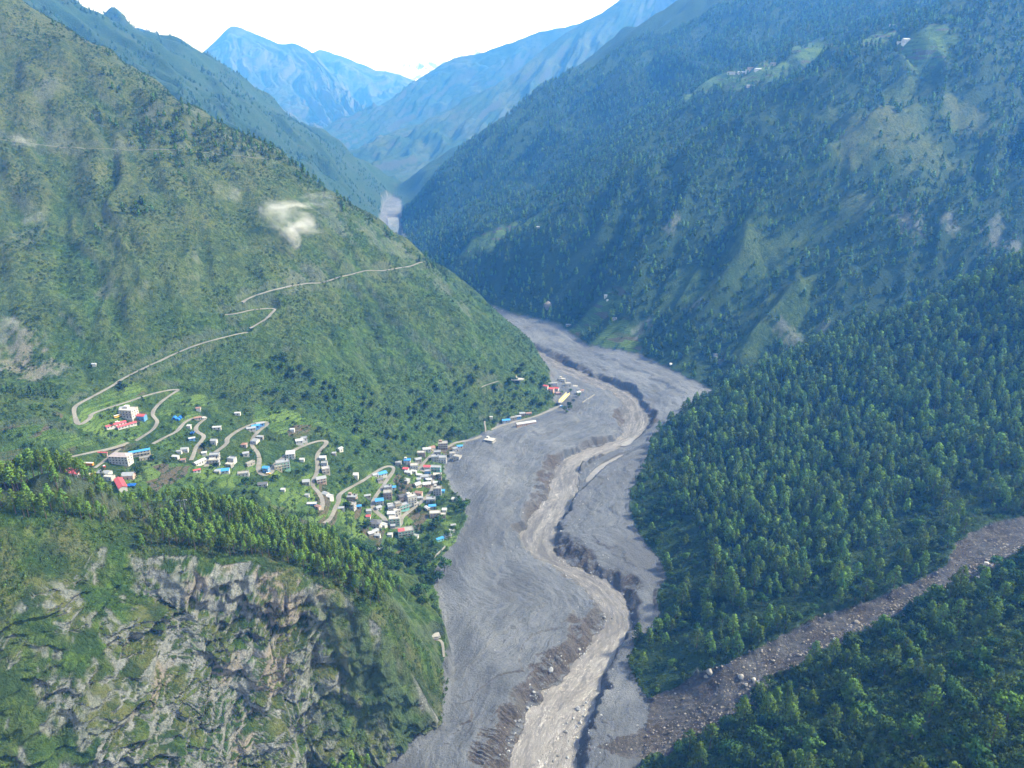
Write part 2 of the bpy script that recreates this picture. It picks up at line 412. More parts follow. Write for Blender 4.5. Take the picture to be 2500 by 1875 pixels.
DB = np.where(is_debris)
bx, by = GX[DB], GY[DB]
zw = zwater(by)
_wb = 4.2 * fbm(bx / 17, by / 17, 3, 58)
rx, ry = bx + _wb, by + 4.2 * fbm(bx / 17 + 31, by / 17, 3, 59)
dr, _, _ = dist_line(rx, ry, river_poly, True)
inr = in_poly(rx, ry, river_poly)
dc, arc, side = dist_line(bx, by, riv_c)
nb = fbm(bx / 60, by / 60, 3, 41)
slump = np.zeros_like(bx)
for (u, v, rad) in [(1215, 1440, 34), (1180, 1040, 26), (1265, 1390, 24), (1130, 1560, 40), (1235, 1195, 26), (1375, 1270, 24), (1330, 905, 24), (1200, 775, 30), (1400, 900, 20), (1060, 1620, 40), (1300, 968, 22), (1160, 1110, 20)]:
    q = PF(u, v, 4); slump = np.maximum(slump, np.exp(-((bx - q[0]) ** 2 + (by - q[1]) ** 2) / (rad * rad)))
bankw = 3.5 + 9 * sstep(-0.3, 0.6, nb) + 24 * slump
bank_h = 8.5 + 3.0 * fbm(bx / 90, by / 90, 2, 42) + 7.0 * slump
silt = in_poly(bx, by, [PF(u, v, 4)[:2] for u, v in [(1185, 783), (1257, 806), (1300, 822), (1372, 842), (1376, 852), (1330, 842), (1300, 852), (1262, 850), (1235, 835), (1180, 830), (1172, 805)]])
bar = in_poly(bx, by, [PF(u, v, 2)[:2] for u, v in [(1330, 970), (1400, 940), (1415, 930), (1412, 955), (1385, 975), (1352, 992), (1310, 1015), (1265, 1060), (1246, 1078), (1249, 1022), (1281, 995)]])
wv1 = fbm(bx / 48, by / 48, 3, 43)
FLOW_A = arc + 25 * fbm(bx / 60, by / 60, 2, 53); FLOW_D = dc * side + 7 * wv1
flow = ridged(FLOW_A / 75, FLOW_D / 8, 3, 44) * 0.42 + ridged(FLOW_A / 22, FLOW_D / 2.6, 2, 54) * 0.24 + fbm(bx / 11, by / 11, 4, 45) * 0.65
lobes = fbm(bx / 75, by / 75, 3, 46) * 3.4
ragged = fbm(arc / 9 + 7 * side, dr / 40, 3, 55)
step_ = sstep(0, 1, (dr + 2.5 * ragged) / np.maximum(bankw, 1)) ** 0.8
BANKF = step_ * (1 - step_) * 4
rill = ridged(arc / 6.5 + 2.2 * ragged, dr / 50 + side * 9, 2, 56) * BANKF * (0.5 + 1.0 * slump)
scarp = 2.6 * sstep(-1.2, 1.2, (dc - 74 - 16 * fbm(bx / 45, by / 45, 2, 47) - 4 * ragged)) + 1.2 * sstep(-.8, .8, dc - 44 - 14 * fbm(bx / 40, by / 40, 2, 57) - 3 * ragged) * (slump < .3)
zz = zw + 0.5 + bank_h * step_ + 0.02 * np.minimum(dr, 140) + (flow + lobes) * step_ + scarp * (by > 380) * step_ + rill
zz = np.where(silt, zw + 3.2 + 0.35 * flow, zz)
zz = np.where(bar, zw + 0.9 + 1.6 * sstep(0, 14, dr) + 0.5 * flow, zz)
zz = np.where(inr, zw - np.minimum(2.5, 0.6 + dr * 0.25), zz)
for pl in pools:
    ip = in_poly(bx, by, pl); zz = np.where(ip, zw + 0.3, zz)
edge = sstep(0, 34, d_deb[DB])
gz = np.where(by > 1500, np.minimum(GZ[DB], zw + 16), GZ[DB])
GZ[DB] = np.where(inr, zz, gz * (1 - edge) + zz * edge)
GZ[is_gully] += (fbm(GX[is_gully] / 10, GY[is_gully] / 10, 4, 48) * 0.9 + ridged(GX[is_gully] / 30 , GY[is_gully] / 6, 3, 49) * 0.9 - 3.0 * sstep(0, 16, dist_line(GX[is_gully], GY[is_gully], gully_poly, True)[0]))

# the front cliff: blocks, ledges and gullies pushed out along the slope
CL = np.where(is_cliff & (RG < 640))
cx, cy, cz = GX[CL], GY[CL], GZ[CL]
d_edge = dist_line(cx, cy, B_edge)[0]
front = in_poly(cx, cy, cliff_front)
steep = np.where(front, sstep(0, 6, d_edge), 0.0)
leftness = sstep(-215, -262, cx)            # the grassy slope beyond the cliff
amp = steep * (1 - 0.42 * leftness)
gdx = np.gradient(GZ, axis=0) / np.gradient(RG, axis=0)
def facets(x, y, z, sx, sz, seed, tilt):
    """broken rock: every cell is a slab of its own depth and lean"""
    X, Y, Z = x / sx, y / (sx * 1.2), z / sz
    x0 = np.floor(X).astype(np.int64); y0 = np.floor(Y).astype(np.int64); z0 = np.floor(Z).astype(np.int64)
    f1 = np.full(x.shape, 9.0); f2 = np.full(x.shape, 9.0); out = np.zeros(x.shape); rnd = np.zeros(x.shape)
    for i in (-1, 0, 1):
        for j in (-1, 0, 1):
            for k in (-1, 0, 1):
                h = _hash(x0 + i, y0 + j, z0 + k, seed)
                px = x0 + i + (h & _u32(1023)) / 1023.0; py = y0 + j + ((h >> _u32(10)) & _u32(1023)) / 1023.0; pz = z0 + k + ((h >> _u32(20)) & _u32(1023)) / 1023.0
                d = np.sqrt((px - X) ** 2 + (py - Y) ** 2 + (pz - Z) ** 2)
                with np.errstate(over='ignore'):
                    g = h * _u32(2654435761); g2 = h * _u32(974634777)
                ra = (g >> _u32(16)) / 65535.0 - 0.5; rb = (g & _u32(65535)) / 65535.0 - 0.5; rc = (g2 >> _u32(16)) / 65535.0 - 0.5
                val = ra + tilt * (rb * (X - px) * 1.6 + (rc * 1.2 - 0.35) * (Z - pz))
                nb_ = d < f1
                f2 = np.where(nb_, f1, np.minimum(f2, d)); out = np.where(nb_, val, out); rnd = np.where(nb_, rc, rnd); f1 = np.where(nb_, d, f1)
    return out, f2 - f1, rnd
wx, wz = fbm(cx / 22, cz / 22, 3, 60), fbm(cx / 18, cz / 18, 3, 61)
fa, ea, ra_ = facets(cx + 7 * wx + 0.25 * cz, cy, cz + 6 * wz, 30, 21, 3, 0.9)
fb_, eb, rb_ = facets(cx + 3 * wx + 0.2 * cz, cy, cz + 3 * wz, 12, 9, 4, 1.0)
fc, ec, rc_ = facets(cx + 1.0 * wx, cy, cz + 1.0 * wz, 4.6, 3.6, 5, 1.0)
ledge = perlin(cx / 60, cz / 15 + 0.18 * cx / 15, 63)
mask_r = sstep(-0.35, 0.35, fbm(cx / 34, cz / 30, 3, 66) + 0.1)
joint = ridged((cx + 0.3 * cz) / 13 + 0.6 * wx, cz / 70, 3, 68)
butt = ridged((cx + 0.15 * cz) / 46 + 0.5 * wx, cz / 260 + 3.3, 3, 69)
push = butt * 6.0 + fa * 6.5 + fb_ * 5.0 * (0.4 + 0.6 * mask_r) + fc * 2.4 * mask_r + joint * 1.8 * mask_r + ledge * 2.2 + fbm(cx / 30, cz / 45, 3, 64) * 4.0 - 0.9 * sstep(0.10, 0.0, ea) - 0.5 * sstep(0.10, 0.0, eb) * mask_r
cleft = np.exp(-((cx + 172 + 0.12 * (cz - 60)) / 3.2) ** 2) * sstep(95, 70, cz)
push -= 6 * cleft
vb = rb_ + 0.5; wb = ra_ + 0.5; ub = rc_ + 0.5
# outward = against the view's y, a little down slope: move points in y (and raise within the flat pieces)
GY2 = GY.copy(); GX2 = GX.copy()
_zb = blur(GZ, max(1, int(6 / QUAL)), 2)
_zr = np.gradient(_zb, axis=0) / np.gradient(RG, axis=0); _zt = np.gradient(_zb, axis=1) / (DTH * RG)
_qx = _zr * np.sin(TG) + _zt * np.cos(TG); _qy = _zr * np.cos(TG) - _zt * np.sin(TG); _ql = np.hypot(_qx, _qy) + 1e-6
ox, oy = (-_qx / _ql)[CL], (-_qy / _ql)[CL]
nose = sstep(-135, -105, cx)                  # the grassy end of the spur
amp = amp * (1 - 0.3 * nose)
GY2[CL] = cy + oy * push * amp * 0.85
GX2[CL] = cx + ox * push * amp * 0.85 + (vb - 0.5) * 1.2 * amp
GZ[CL] = cz + amp * ((wb - 0.5) * 2.0 + (vb - 0.5) * 1.4 + (ub - 0.5) * 0.4) + fbm(cx / 9, cy / 9, 3, 65) * 0.6 * (1 - amp)
GXW, GYW = GX2, GY2

def height(x, y):
    x = np.atleast_1d(np.asarray(x, float)); y = np.atleast_1d(np.asarray(y, float))
    r = np.hypot(x, y); t = np.arctan2(x, y)
    fi = np.clip(np.interp(r, RR, np.arange(NR)), 0, NR - 1.001); fj = np.clip((t - TH0) / DTH, 0, NTH - 1.001)
    i = fi.astype(int); j = fj.astype(int); a = fi - i; b = fj - j
    return (GZ[i, j] * (1 - b) + GZ[i, j + 1] * b) * (1 - a) + (GZ[i + 1, j] * (1 - b) + GZ[i + 1, j + 1] * b) * a
def gridval(M, x, y):
    r = np.hypot(x, y); t = np.arctan2(x, y)
    i = np.clip(np.rint(np.interp(r, RR, np.arange(NR))), 0, NR - 1).astype(int); j = np.clip(np.rint((t - TH0) / DTH), 0, NTH - 1).astype(int)
    return M[i, j]
_ws = np.concatenate([np.arange(300, 1400, 1.0), np.arange(1400, 3900, 3.0)])
def hit(u, v):
    """ground point seen at (u, v)"""
    r, up = (u - 1106.0) / FPX, (829.5 - v) / FPX
    x, y, z = _ws * r, _ws * (CP + up * SP), CAMZ - _ws * (SP - up * CP)
    h = height(x, y)
    k = np.where(z < h)[0]
    if len(k) == 0: return None
    k = max(1, k[0])
    d0, d1 = z[k - 1] - h[k - 1], z[k] - h[k]
    t = d0 / (d0 - d1 + 1e-9)
    w = _ws[k - 1] + t * (_ws[k] - _ws[k - 1])
    p = P(u, v, w)
    return (p[0], p[1], float(height(p[0], p[1])[0]))
def visible(x, y, z):
    """does the straight line from the camera to (x, y, z) clear the ground"""
    out = np.ones(len(x), bool)
    for t in np.linspace(0.12, 0.985, 60):
        out &= (CAMZ + (z - CAMZ) * t) > height(x * t, y * t) - 0.5
    return out
def project(x, y, z):
    dz = z - CAMZ
    w = y * CP - dz * SP
    return 1106 + FPX * x / w, 829.5 - FPX * (y * SP + dz * CP) / w, w
# ------------------------------------------------------------------ roads: traced on the ground, then benched into it
ROADS = [
 ('dirt_road', 4.4, [(918, 564), (905, 568), (880, 574), (830, 581), (780, 590), (740, 600), (700, 607), (660, 612), (620, 620), (580, 630), (545, 638), (529, 647), (523, 658)]),
 ('dirt_track', 3.4, [(484, 679), (510, 683), (540, 672), (565, 662), (582, 657), (595, 660), (590, 672), (575, 690), (560, 700), (547, 708), (540, 714)]),
 ('dirt_road', 4.4, [(535, 716), (515, 722), (490, 728), (440, 740), (390, 757), (340, 783), (309, 796), (280, 808), (258, 820), (251, 832), (224, 847), (181, 863), (162, 875), (159, 887), (163, 904), (167, 914), (176, 919), (193, 912), (198, 905), (195, 897), (207, 888), (232, 881), (271, 869), (300, 859), (326, 851), (360, 841), (382, 839), (387, 843), (374, 851), (352, 864), (333, 878), (328, 892), (335, 904), (341, 912), (338, 922), (329, 933), (309, 944), (292, 956)]),
 ('dirt_road', 4.4, [(278, 959), (266, 962), (252, 966), (224, 971), (190, 979), (147, 986), (121, 991), (110, 998), (103, 1006)]),
 ('dirt_track', 3.4, [(258, 968), (247, 978), (236, 987), (222, 1000), (205, 1012)]),
 ('dirt_road', 4.4, [(330, 960), (358, 945), (382, 936), (391, 923), (398, 908), (415, 897), (433, 894), (444, 899), (441, 906), (428, 915), (421, 925), (427, 933), (437, 937), (442, 945), (433, 958), (424, 967), (420, 982), (413, 996)]),
 ('dirt_road', 4.8, [(446, 1009), (448, 991), (464, 978), (483, 967), (492, 957), (489, 948), (501, 936), (520, 923), (547, 912), (566, 908), (577, 910), (578, 918), (562, 928), (547, 941), (542, 956), (549, 969), (558, 980), (561, 996), (557, 1018), (566, 1030), (579, 1032), (590, 1025), (587, 1015), (592, 1004), (612, 985), (639, 969), (667, 956), (689, 950), (704, 953), (706, 961), (691, 972), (683, 985), (687, 1007), (685, 1022), (675, 1036), (675, 1051), (690, 1067), (698, 1085), (694, 1104)]),
 ('dirt_road', 4.8, [(700, 1128), (711, 1124), (719, 1113), (724, 1098), (733, 1085), (730, 1069), (739, 1060), (763, 1050), (785, 1039), (803, 1025), (822, 1011), (836, 1007), (850, 1011), (851, 1020), (836, 1036), (825, 1054), (806, 1077), (804, 1094), (816, 1107), (831, 1121), (837, 1133), (847, 1142), (859, 1144), (866, 1136), (866, 1120), (877, 1109), (895, 1096), (914, 1082), (930, 1065), (937, 1049), (934, 1034), (926, 1022), (910, 1012), (907, 1005), (914, 998), (932, 984), (948, 970), (962, 968), (971, 966), (981, 958), (1002, 953), (1026, 948), (1045, 940), (1053, 930), (1090, 916), (1155, 900), (1180, 890), (1203, 880), (1210, 876)]),
 ('footpath', 2.0, [(1049, 938), (1049, 927), (1047, 915), (1047, 905)]),
 ('footpath', 1.8, [(1077, 825), (1058, 827), (1045, 830), (1040, 838)]),
 ('dirt_track', 3.0, [(2, 300), (60, 308), (130, 315), (200, 318), (300, 325), (360, 330), (440, 335), (520, 341), (590, 346)]),
 ('footpath', 2.2, [(960, 1432), (958, 1412), (956, 1390), (950, 1376), (938, 1368)]),
]
ROAD_D = np.full(GX.shape, 1e9)
road_paths = []
for nm, wid, px in ROADS:
    pts = []
    for u, v in px:
        p = hit(u, v)
        if p is None: continue
        if pts and math.hypot(p[0] - pts[-1][0], p[1] - pts[-1][1]) > 150: continue
        pts.append(p)
    path = resample(smooth_line(pts, it=2), 2.5)
    z = height(path[:, 0], path[:, 1])
    k = 15
    zp = np.pad(z, k, mode='edge'); z = np.convolve(zp, np.ones(2 * k + 1) / (2 * k + 1), 'valid')
    path[:, 2] = z
    road_paths.append((nm, wid, path))
for nm, wid, path in road_paths:
    lo, hi = path.min(0) - 14, path.max(0) + 14
    m = np.where((GX > lo[0]) & (GX < hi[0]) & (GY > lo[1]) & (GY < hi[1]))
    px_, py_ = GX[m], GY[m]
    best = np.full(px_.shape, 1e9); bz = np.zeros(px_.shape)
    for a, b in zip(path[:-1], path[1:]):
        near = np.where((np.abs(px_ - a[0]) < 14) & (np.abs(py_ - a[1]) < 14))[0]
        if len(near) == 0: continue
        d = np.hypot(px_[near] - a[0], py_[near] - a[1]); q = d < best[near]
        best[near[q]] = d[q]; bz[near[q]] = a[2]
    core = wid / 2 + 1.2 + (0.9 if path[:, 1].mean() > 900 else 0)
    wgt = sstep(core + 6, core, best)
    GZ[m] = GZ[m] * (1 - wgt) + bz * wgt
    ROAD_D[m] = np.minimum(ROAD_D[m], best)
# ------------------------------------------------------------------ materials
def new_mat(name):
    m = bpy.data.materials.new(name); m.use_nodes = True
    nt = m.node_tree; b = nt.nodes['Principled BSDF']
    return m, nt, b
class NT:
    """small node-building helper"""
    def __init__(s, nt): s.nt = nt
    def n(s, t, **kw):
        x = s.nt.nodes.new(t)
        for k, v in kw.items(): setattr(x, k, v)
        return x
    def l(s, a, b): s.nt.links.new(a, b)
    def noise(s, vec, scale, detail=3, rough=0.55, dist=0.0):
        x = s.n('ShaderNodeTexNoise'); x.inputs['Scale'].default_value = scale; x.inputs['Detail'].default_value = detail
        x.inputs['Roughness'].default_value = rough; x.inputs['Distortion'].default_value = dist
        if vec is not None: s.l(vec, x.inputs['Vector'])
        return x.outputs['Fac']
    def ramp(s, fac, a, b, c0=0.0, c1=1.0):
        x = s.n('ShaderNodeMapRange'); x.interpolation_type = 'SMOOTHSTEP'
        x.inputs['From Min'].default_value = a; x.inputs['From Max'].default_value = b
        x.inputs['To Min'].default_value = c0; x.inputs['To Max'].default_value = c1
        s.l(fac, x.inputs['Value']); return x.outputs['Result']
    def mix(s, fac, a, b):
        x = s.n('ShaderNodeMix', data_type='RGBA')
        if isinstance(fac, (int, float)): x.inputs[0].default_value = fac
        else: s.l(fac, x.inputs[0])
        for i, c in ((6, a), (7, b)):
            if isinstance(c, tuple): x.inputs[i].default_value = (*c, 1)
            else: s.l(c, x.inputs[i])
        return x.outputs[2]
    def math(s, op, a, b=None):
        x = s.n('ShaderNodeMath', operation=op)
        for i, c in enumerate((a, b)):
            if c is None: continue
            if isinstance(c, (int, float)): x.inputs[i].default_value = c
            else: s.l(c, x.inputs[i])
        return x.outputs[0]
    def mapping(s, vec, scale, rot=(0, 0, 0)):
        x = s.n('ShaderNodeMapping'); x.inputs['Scale'].default_value = scale; x.inputs['Rotation'].default_value = rot
        s.l(vec, x.inputs['Vector']); return x.outputs[0]

def terrain_material():
    m, nt, b = new_mat('terrain_ground'); N = NT(nt)
    pos = N.n('ShaderNodeNewGeometry').outputs['Position']
    a1 = N.n('ShaderNodeAttribute', attribute_name='cover'); a2 = N.n('ShaderNodeAttribute', attribute_name='cover2')
    s1 = N.n('ShaderNodeSeparateColor'); s2 = N.n('ShaderNodeSeparateColor')
    N.l(a1.outputs['Color'], s1.inputs[0]); N.l(a2.outputs['Color'], s2.inputs[0])
    rock, mud, dry = s1.outputs; field, brown, dark = s2.outputs
    scar = a2.outputs['Alpha']; gravel = a1.outputs['Alpha']
    n_big = N.noise(pos, 0.012, 4, 0.6)
    n_mid = N.noise(pos, 0.09, 4, 0.65)
    n_fine = N.noise(pos, 0.5, 4, 0.75)
    n_tiny = N.noise(pos, 1.7, 3, 0.8)
    # grass and low shrubs
    g = N.mix(N.ramp(n_mid, 0.35, 0.68), (0.028, 0.070, 0.014), (0.068, 0.128, 0.024))
    g = N.mix(N.ramp(n_big, 0.4, 0.68), g, (0.075, 0.108, 0.028))
    g = N.mix(N.ramp(n_fine, 0.50, 0.72), g, (0.020, 0.046, 0.018))
    g = N.mix(N.math('MULTIPLY', N.ramp(n_tiny, 0.55, 0.8), 0.55), g, (0.118, 0.158, 0.046))
    st = N.noise(N.mapping(pos, (0.30, 0.055, 0.05), (0, 0, -0.62)), 1.0, 4, 0.65, 0.6)
    g = N.mix(N.math('MULTIPLY', N.ramp(st, 0.50, 0.68), 0.75), g, (0.026, 0.054, 0.018))
    g = N.mix(N.math('MULTIPLY', N.ramp(st, 0.46, 0.30), 0.5), g, (0.105, 0.150, 0.042))
    # clumps of shrub, crisp at the distance they are seen from
    sv = N.mapping(pos, (0.17, 0.21, 0.10), (0, 0, -0.62))
    n_sh = N.noise(sv, 1.0, 4, 0.68, 0.5)
    n_sh2 = N.noise(N.mapping(pos, (0.060, 0.075, 0.04), (0, 0, -0.62)), 1.0, 5, 0.66, 0.8)
    shr = N.math('MAXIMUM', N.ramp(n_sh, 0.545, 0.585), N.math('MULTIPLY', N.ramp(n_sh2, 0.56, 0.60), 0.8))
    pale_grass = N.ramp(n_sh, 0.44, 0.40)
    g = N.mix(N.math('MULTIPLY', pale_grass, 0.5), g, (0.104, 0.178, 0.040))  # paler green grass between the clumps
    g = N.mix(N.math('MULTIPLY', shr, 0.75), g, (0.026, 0.062, 0.018))
    dryc = N.mix(N.ramp(n_fine, 0.35, 0.7), (0.165, 0.155, 0.068), (0.082, 0.088, 0.038))
    dryc = N.mix(N.math('MULTIPLY', shr, 0.75), dryc, (0.040, 0.058, 0.022))
    g = N.mix(N.math('MULTIPLY', dry, N.ramp(n_mid, 0.25, 0.6, 0.35, 1.0)), g, dryc)
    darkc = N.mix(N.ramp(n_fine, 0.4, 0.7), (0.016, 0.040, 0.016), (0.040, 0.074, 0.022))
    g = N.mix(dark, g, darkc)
    # terraced fields
    zsep = N.n('ShaderNodeSeparateXYZ'); N.l(pos, zsep.inputs[0])
    plot = N.n('ShaderNodeTexVoronoi'); plot.inputs['Scale'].default_value = 0.03; N.l(N.mapping(pos, (1.0, 1.0, 6.0)), plot.inputs['Vector'])
    ps = N.n('ShaderNodeSeparateColor'); N.l(plot.outputs['Color'], ps.inputs[0])
    fcol = N.mix(N.ramp(ps.outputs[0], 0.5, 0.62), (0.076, 0.142, 0.030), (0.125, 0.205, 0.044))
    fcol = N.mix(N.ramp(ps.outputs[1], 0.84, 0.86), fcol, (0.120, 0.104, 0.072))
    band = N.math('FRACT', N.math('MULTIPLY', N.math('ADD', zsep.outputs[2], N.math('MULTIPLY', n_mid, 5.0)), 0.36))
    fcol = N.mix(N.ramp(band, 0.72, 0.95), fcol, (0.036, 0.066, 0.022))
    fcol = N.mix(N.ramp(n_fine, 0.52, 0.75), fcol, (0.032, 0.070, 0.024))
    g = N.mix(field, g, fcol)
    # rock
    vor = N.n('ShaderNodeTexVoronoi', feature='DISTANCE_TO_EDGE'); vor.inputs['Scale'].default_value = 0.22
    dvec = N.n('ShaderNodeVectorMath', operation='ADD'); nz = N.n('ShaderNodeTexNoise'); nz.inputs['Scale'].default_value = 0.25; nz.inputs['Detail'].default_value = 4
    N.l(pos, nz.inputs['Vector']); sc = N.n('ShaderNodeVectorMath', operation='SCALE'); sc.inputs['Scale'].default_value = 5.0
    N.l(nz.outputs['Color'], sc.inputs[0]); N.l(pos, dvec.inputs[0]); N.l(sc.outputs[0], dvec.inputs[1])
    N.l(N.mapping(dvec.outputs[0], (1.0, 1.0, 1.5)), vor.inputs['Vector'])
    vb1 = N.n('ShaderNodeTexVoronoi'); vb1.inputs['Scale'].default_value = 0.20; N.l(N.mapping(dvec.outputs[0], (1.15, 1.0, 0.75), (0, 0.35, 0)), vb1.inputs['Vector'])
    vb2 = N.n('ShaderNodeTexVoronoi'); vb2.inputs['Scale'].default_value = 0.62; N.l(N.mapping(dvec.outputs[0], (1.1, 1.0, 0.8), (0, 0.3, 0)), vb2.inputs['Vector'])
    v1 = N.n('ShaderNodeSeparateColor'); N.l(vb1.outputs['Color'], v1.inputs[0]); v2 = N.n('ShaderNodeSeparateColor'); N.l(vb2.outputs['Color'], v2.inputs[0])
    blocks = N.math('ADD', N.math('MULTIPLY', v1.outputs[0], 1.6), N.math('ADD', N.math('MULTIPLY', v2.outputs[0], 0.7), N.math('MULTIPLY', vb1.outputs['Distance'], -0.5)))
    rk = N.mix(N.ramp(n_fine, 0.3, 0.72), (0.150, 0.165, 0.165), (0.290, 0.305, 0.290))
    rk = N.mix(N.ramp(N.noise(pos, 0.045, 4, 0.6), 0.45, 0.68), rk, (0.165, 0.190, 0.155))
    rk = N.mix(N.ramp(v1.outputs[1], 0.2, 1.0, 0.0, 0.5), rk, (0.125, 0.142, 0.142))
    rk = N.mix(N.ramp(v2.outputs[1], 0.5, 1.0, 0.0, 0.45), rk, (0.34, 0.345, 0.325))
    rk = N.mix(scar, rk, N.mix(n_fine, (0.330, 0.268, 0.212), (0.250, 0.222, 0.190)))
    rk = N.mix(N.math('MULTIPLY', N.ramp(N.math('ABSOLUTE', N.math('SUBTRACT', N.noise(N.mapping(dvec.outputs[0], (.10, .10, .17)), 1.0, 4, .6), 0.5)), 0.0, 0.02, 1.0, 0.0), 0.7), rk, (0.045, 0.048, 0.042))
    rk = N.mix(N.math('MULTIPLY', N.ramp(n_tiny, 0.56, 0.75), 0.6), rk, (0.060, 0.085, 0.036))
    col = N.mix(rock, g, rk)
    # mud of the debris flow, combed along the flow
    fa_ = N.n('ShaderNodeAttribute', attribute_name='flowco')
    f1 = N.noise(N.mapping(fa_.outputs['Vector'], (0.020, 0.125, 1.0)), 1.0, 5, 0.62, 0.9)
    f2 = N.noise(N.mapping(fa_.outputs['Vector'], (0.10, 0.75, 1.0)), 1.0, 4, 0.65, 0.8)
    md = N.mix(N.ramp(f1, 0.34, 0.66), (0.094, 0.106, 0.125), (0.163, 0.180, 0.204))
    md = N.mix(N.ramp(n_mid, 0.35, 0.7), md, (0.136, 0.151, 0.173))
    md = N.mix(N.math('MULTIPLY', N.ramp(f2, 0.55, 0.72), 0.5), md, (0.092, 0.098, 0.110))
    md = N.mix(N.math('MULTIPLY', N.ramp(n_big, 0.50, 0.66), 0.6), md, (0.200, 0.217, 0.240))
    md = N.mix(N.math('MULTIPLY', N.ramp(n_big, 0.48, 0.36), 0.8), md, (0.105, 0.114, 0.130))
    crk = N.math('ABSOLUTE', N.math('SUBTRACT', f1, 0.5))
    md = N.mix(N.math('MULTIPLY', N.ramp(crk, 0.0, 0.014, 1.0, 0.0), N.ramp(n_mid, 0.42, 0.55)), md, (0.066, 0.070, 0.078))
    md = N.mix(N.math('MULTIPLY', N.ramp(n_tiny, 0.62, 0.8), 0.4), md, (0.30, 0.31, 0.32))
    grv = N.n('ShaderNodeTexVoronoi'); grv.inputs['Scale'].default_value = 0.55; N.l(pos, grv.inputs['Vector'])
    gs = N.n('ShaderNodeSeparateColor'); N.l(grv.outputs['Color'], gs.inputs[0])
    grvc = N.mix(N.ramp(gs.outputs[0], 0.3, 1.0), (0.050, 0.047, 0.044), (0.118, 0.110, 0.101))
    grvc = N.mix(N.ramp(n_mid, 0.4, 0.65), grvc, (0.056, 0.050, 0.049))
    md = N.mix(gravel, md, grvc)
    brc = N.mix(N.ramp(n_fine, 0.35, 0.7), (0.062, 0.060, 0.060), (0.118, 0.104, 0.092))
    md = N.mix(brown, md, brc)
    col = N.mix(mud, col, md)
    N.l(col, b.inputs['Base Color'])
    b.inputs['Roughness'].default_value = 0.95
    b.inputs['Specular IOR Level'].default_value = 0.15
    # relief too fine for the mesh
    bh = N.math('ADD', N.math('MULTIPLY', n_fine, 2.2), N.math('MULTIPLY', n_tiny, 0.7))
    bh = N.math('ADD', bh, N.math('MULTIPLY', N.math('MULTIPLY', blocks, rock), 1.15))
    veg_h = N.math('MULTIPLY', N.math('MULTIPLY', n_sh, 5.0), N.math('SUBTRACT', 1.0, N.math('MAXIMUM', rock, mud)))
    bh = N.math('ADD', bh, veg_h)
    bp = N.n('ShaderNodeBump'); bp.inputs['Strength'].default_value = 0.9; bp.inputs['Distance'].default_value = 1.6
    N.l(bh, bp.inputs['Height']); N.l(bp.outputs[0], b.inputs['Normal'])
    return m
M_TERRAIN = terrain_material()

# ------------------------------------------------------------------ what covers the ground where
def normals():
    dxi, dyi, dzi = np.gradient(GXW, axis=0), np.gradient(GYW, axis=0), np.gradient(GZ, axis=0)
    dxj, dyj, dzj = np.gradient(GXW, axis=1), np.gradient(GYW, axis=1), np.gradient(GZ, axis=1)
    nx, ny, nz = dyj * dzi - dzj * dyi, dzj * dxi - dxj * dzi, dxj * dyi - dyj * dxi
    L = np.sqrt(nx * nx + ny * ny + nz * nz) + 1e-9
    s = np.sign(nz.mean())
    return nx / L * s, ny / L * s, nz / L * s
NXN, NYN, NZN = normals()
rock = np.zeros_like(GZ); mud = np.zeros_like(GZ); dry = np.zeros_like(GZ); gravel = np.zeros_like(GZ)
field = np.zeros_like(GZ); brown = np.zeros_like(GZ); dark = np.zeros_like(GZ); scar = np.zeros_like(GZ)
def blob(p, rad, ax=1.0):
    if p is None: return np.zeros_like(GZ)
    return np.exp(-(((GX - p[0]) ** 2 + (GY - p[1]) ** 2) / (rad * rad)))
n80 = fbm(GX / 80, GY / 80, 4, 201); n25 = fbm(GX / 25, GY / 25, 4, 202); n8 = fbm(GX / 8, GY / 8, 3, 203)
nzs = NZN
# cliff spur
ck = is_cliff & ~is_debris
rk_c = sstep(0.77, 0.63, nzs + 0.10 * n8 + 0.15 * n25)
in_front = in_poly(GX, GY, cliff_front)
rk_c = rk_c * np.where(in_front, 1.0, 0.12 * sstep(0.1, 0.4, n25)) * (1 - 0.85 * sstep(-150, -118, GX) * sstep(-0.40, 0.10, 0.1 - n25 - 0.3 * n8))
rk_c = np.where((GX < -245) & in_front, np.maximum(rk_c * sstep(-0.15, 0.25, n25 + 0.4 * n8), 0.7 * sstep(0.40, 0.56, n8 + 0.35 * n25)), rk_c)
rock = np.where(ck, rk_c, rock)
dry = np.where(ck, sstep(-0.4, 0.5, n25 + 0.3 * n8) * 0.62, dry)
dark = np.where(ck, sstep(0.05, 0.5, fbm(GX / 15, GY / 15, 4, 205)) * 0.75, dark)
_sc = np.zeros_like(GZ)
for (u, v, rad) in [(590, 1285, 26), (610, 1330, 16), (740, 1390, 14), (500, 1430, 14), (580, 1430, 18), (540, 1540, 14), (420, 1260, 14), (480, 1225, 10), (300, 1580, 12), (380, 1420, 10), (690, 1300, 10)]:
    p = P(u, v, 470 + 35 * (u - 300) / 500)
    _sc = np.maximum(_sc, np.exp(-(((GX - p[0]) ** 2 + ((GZ - p[2]) * 0.8) ** 2) / (rad * rad))))
scar = np.where(ck, 0.7 * sstep(0.52, 0.9, _sc + 0.30 * n8 + 0.2 * n25), scar)
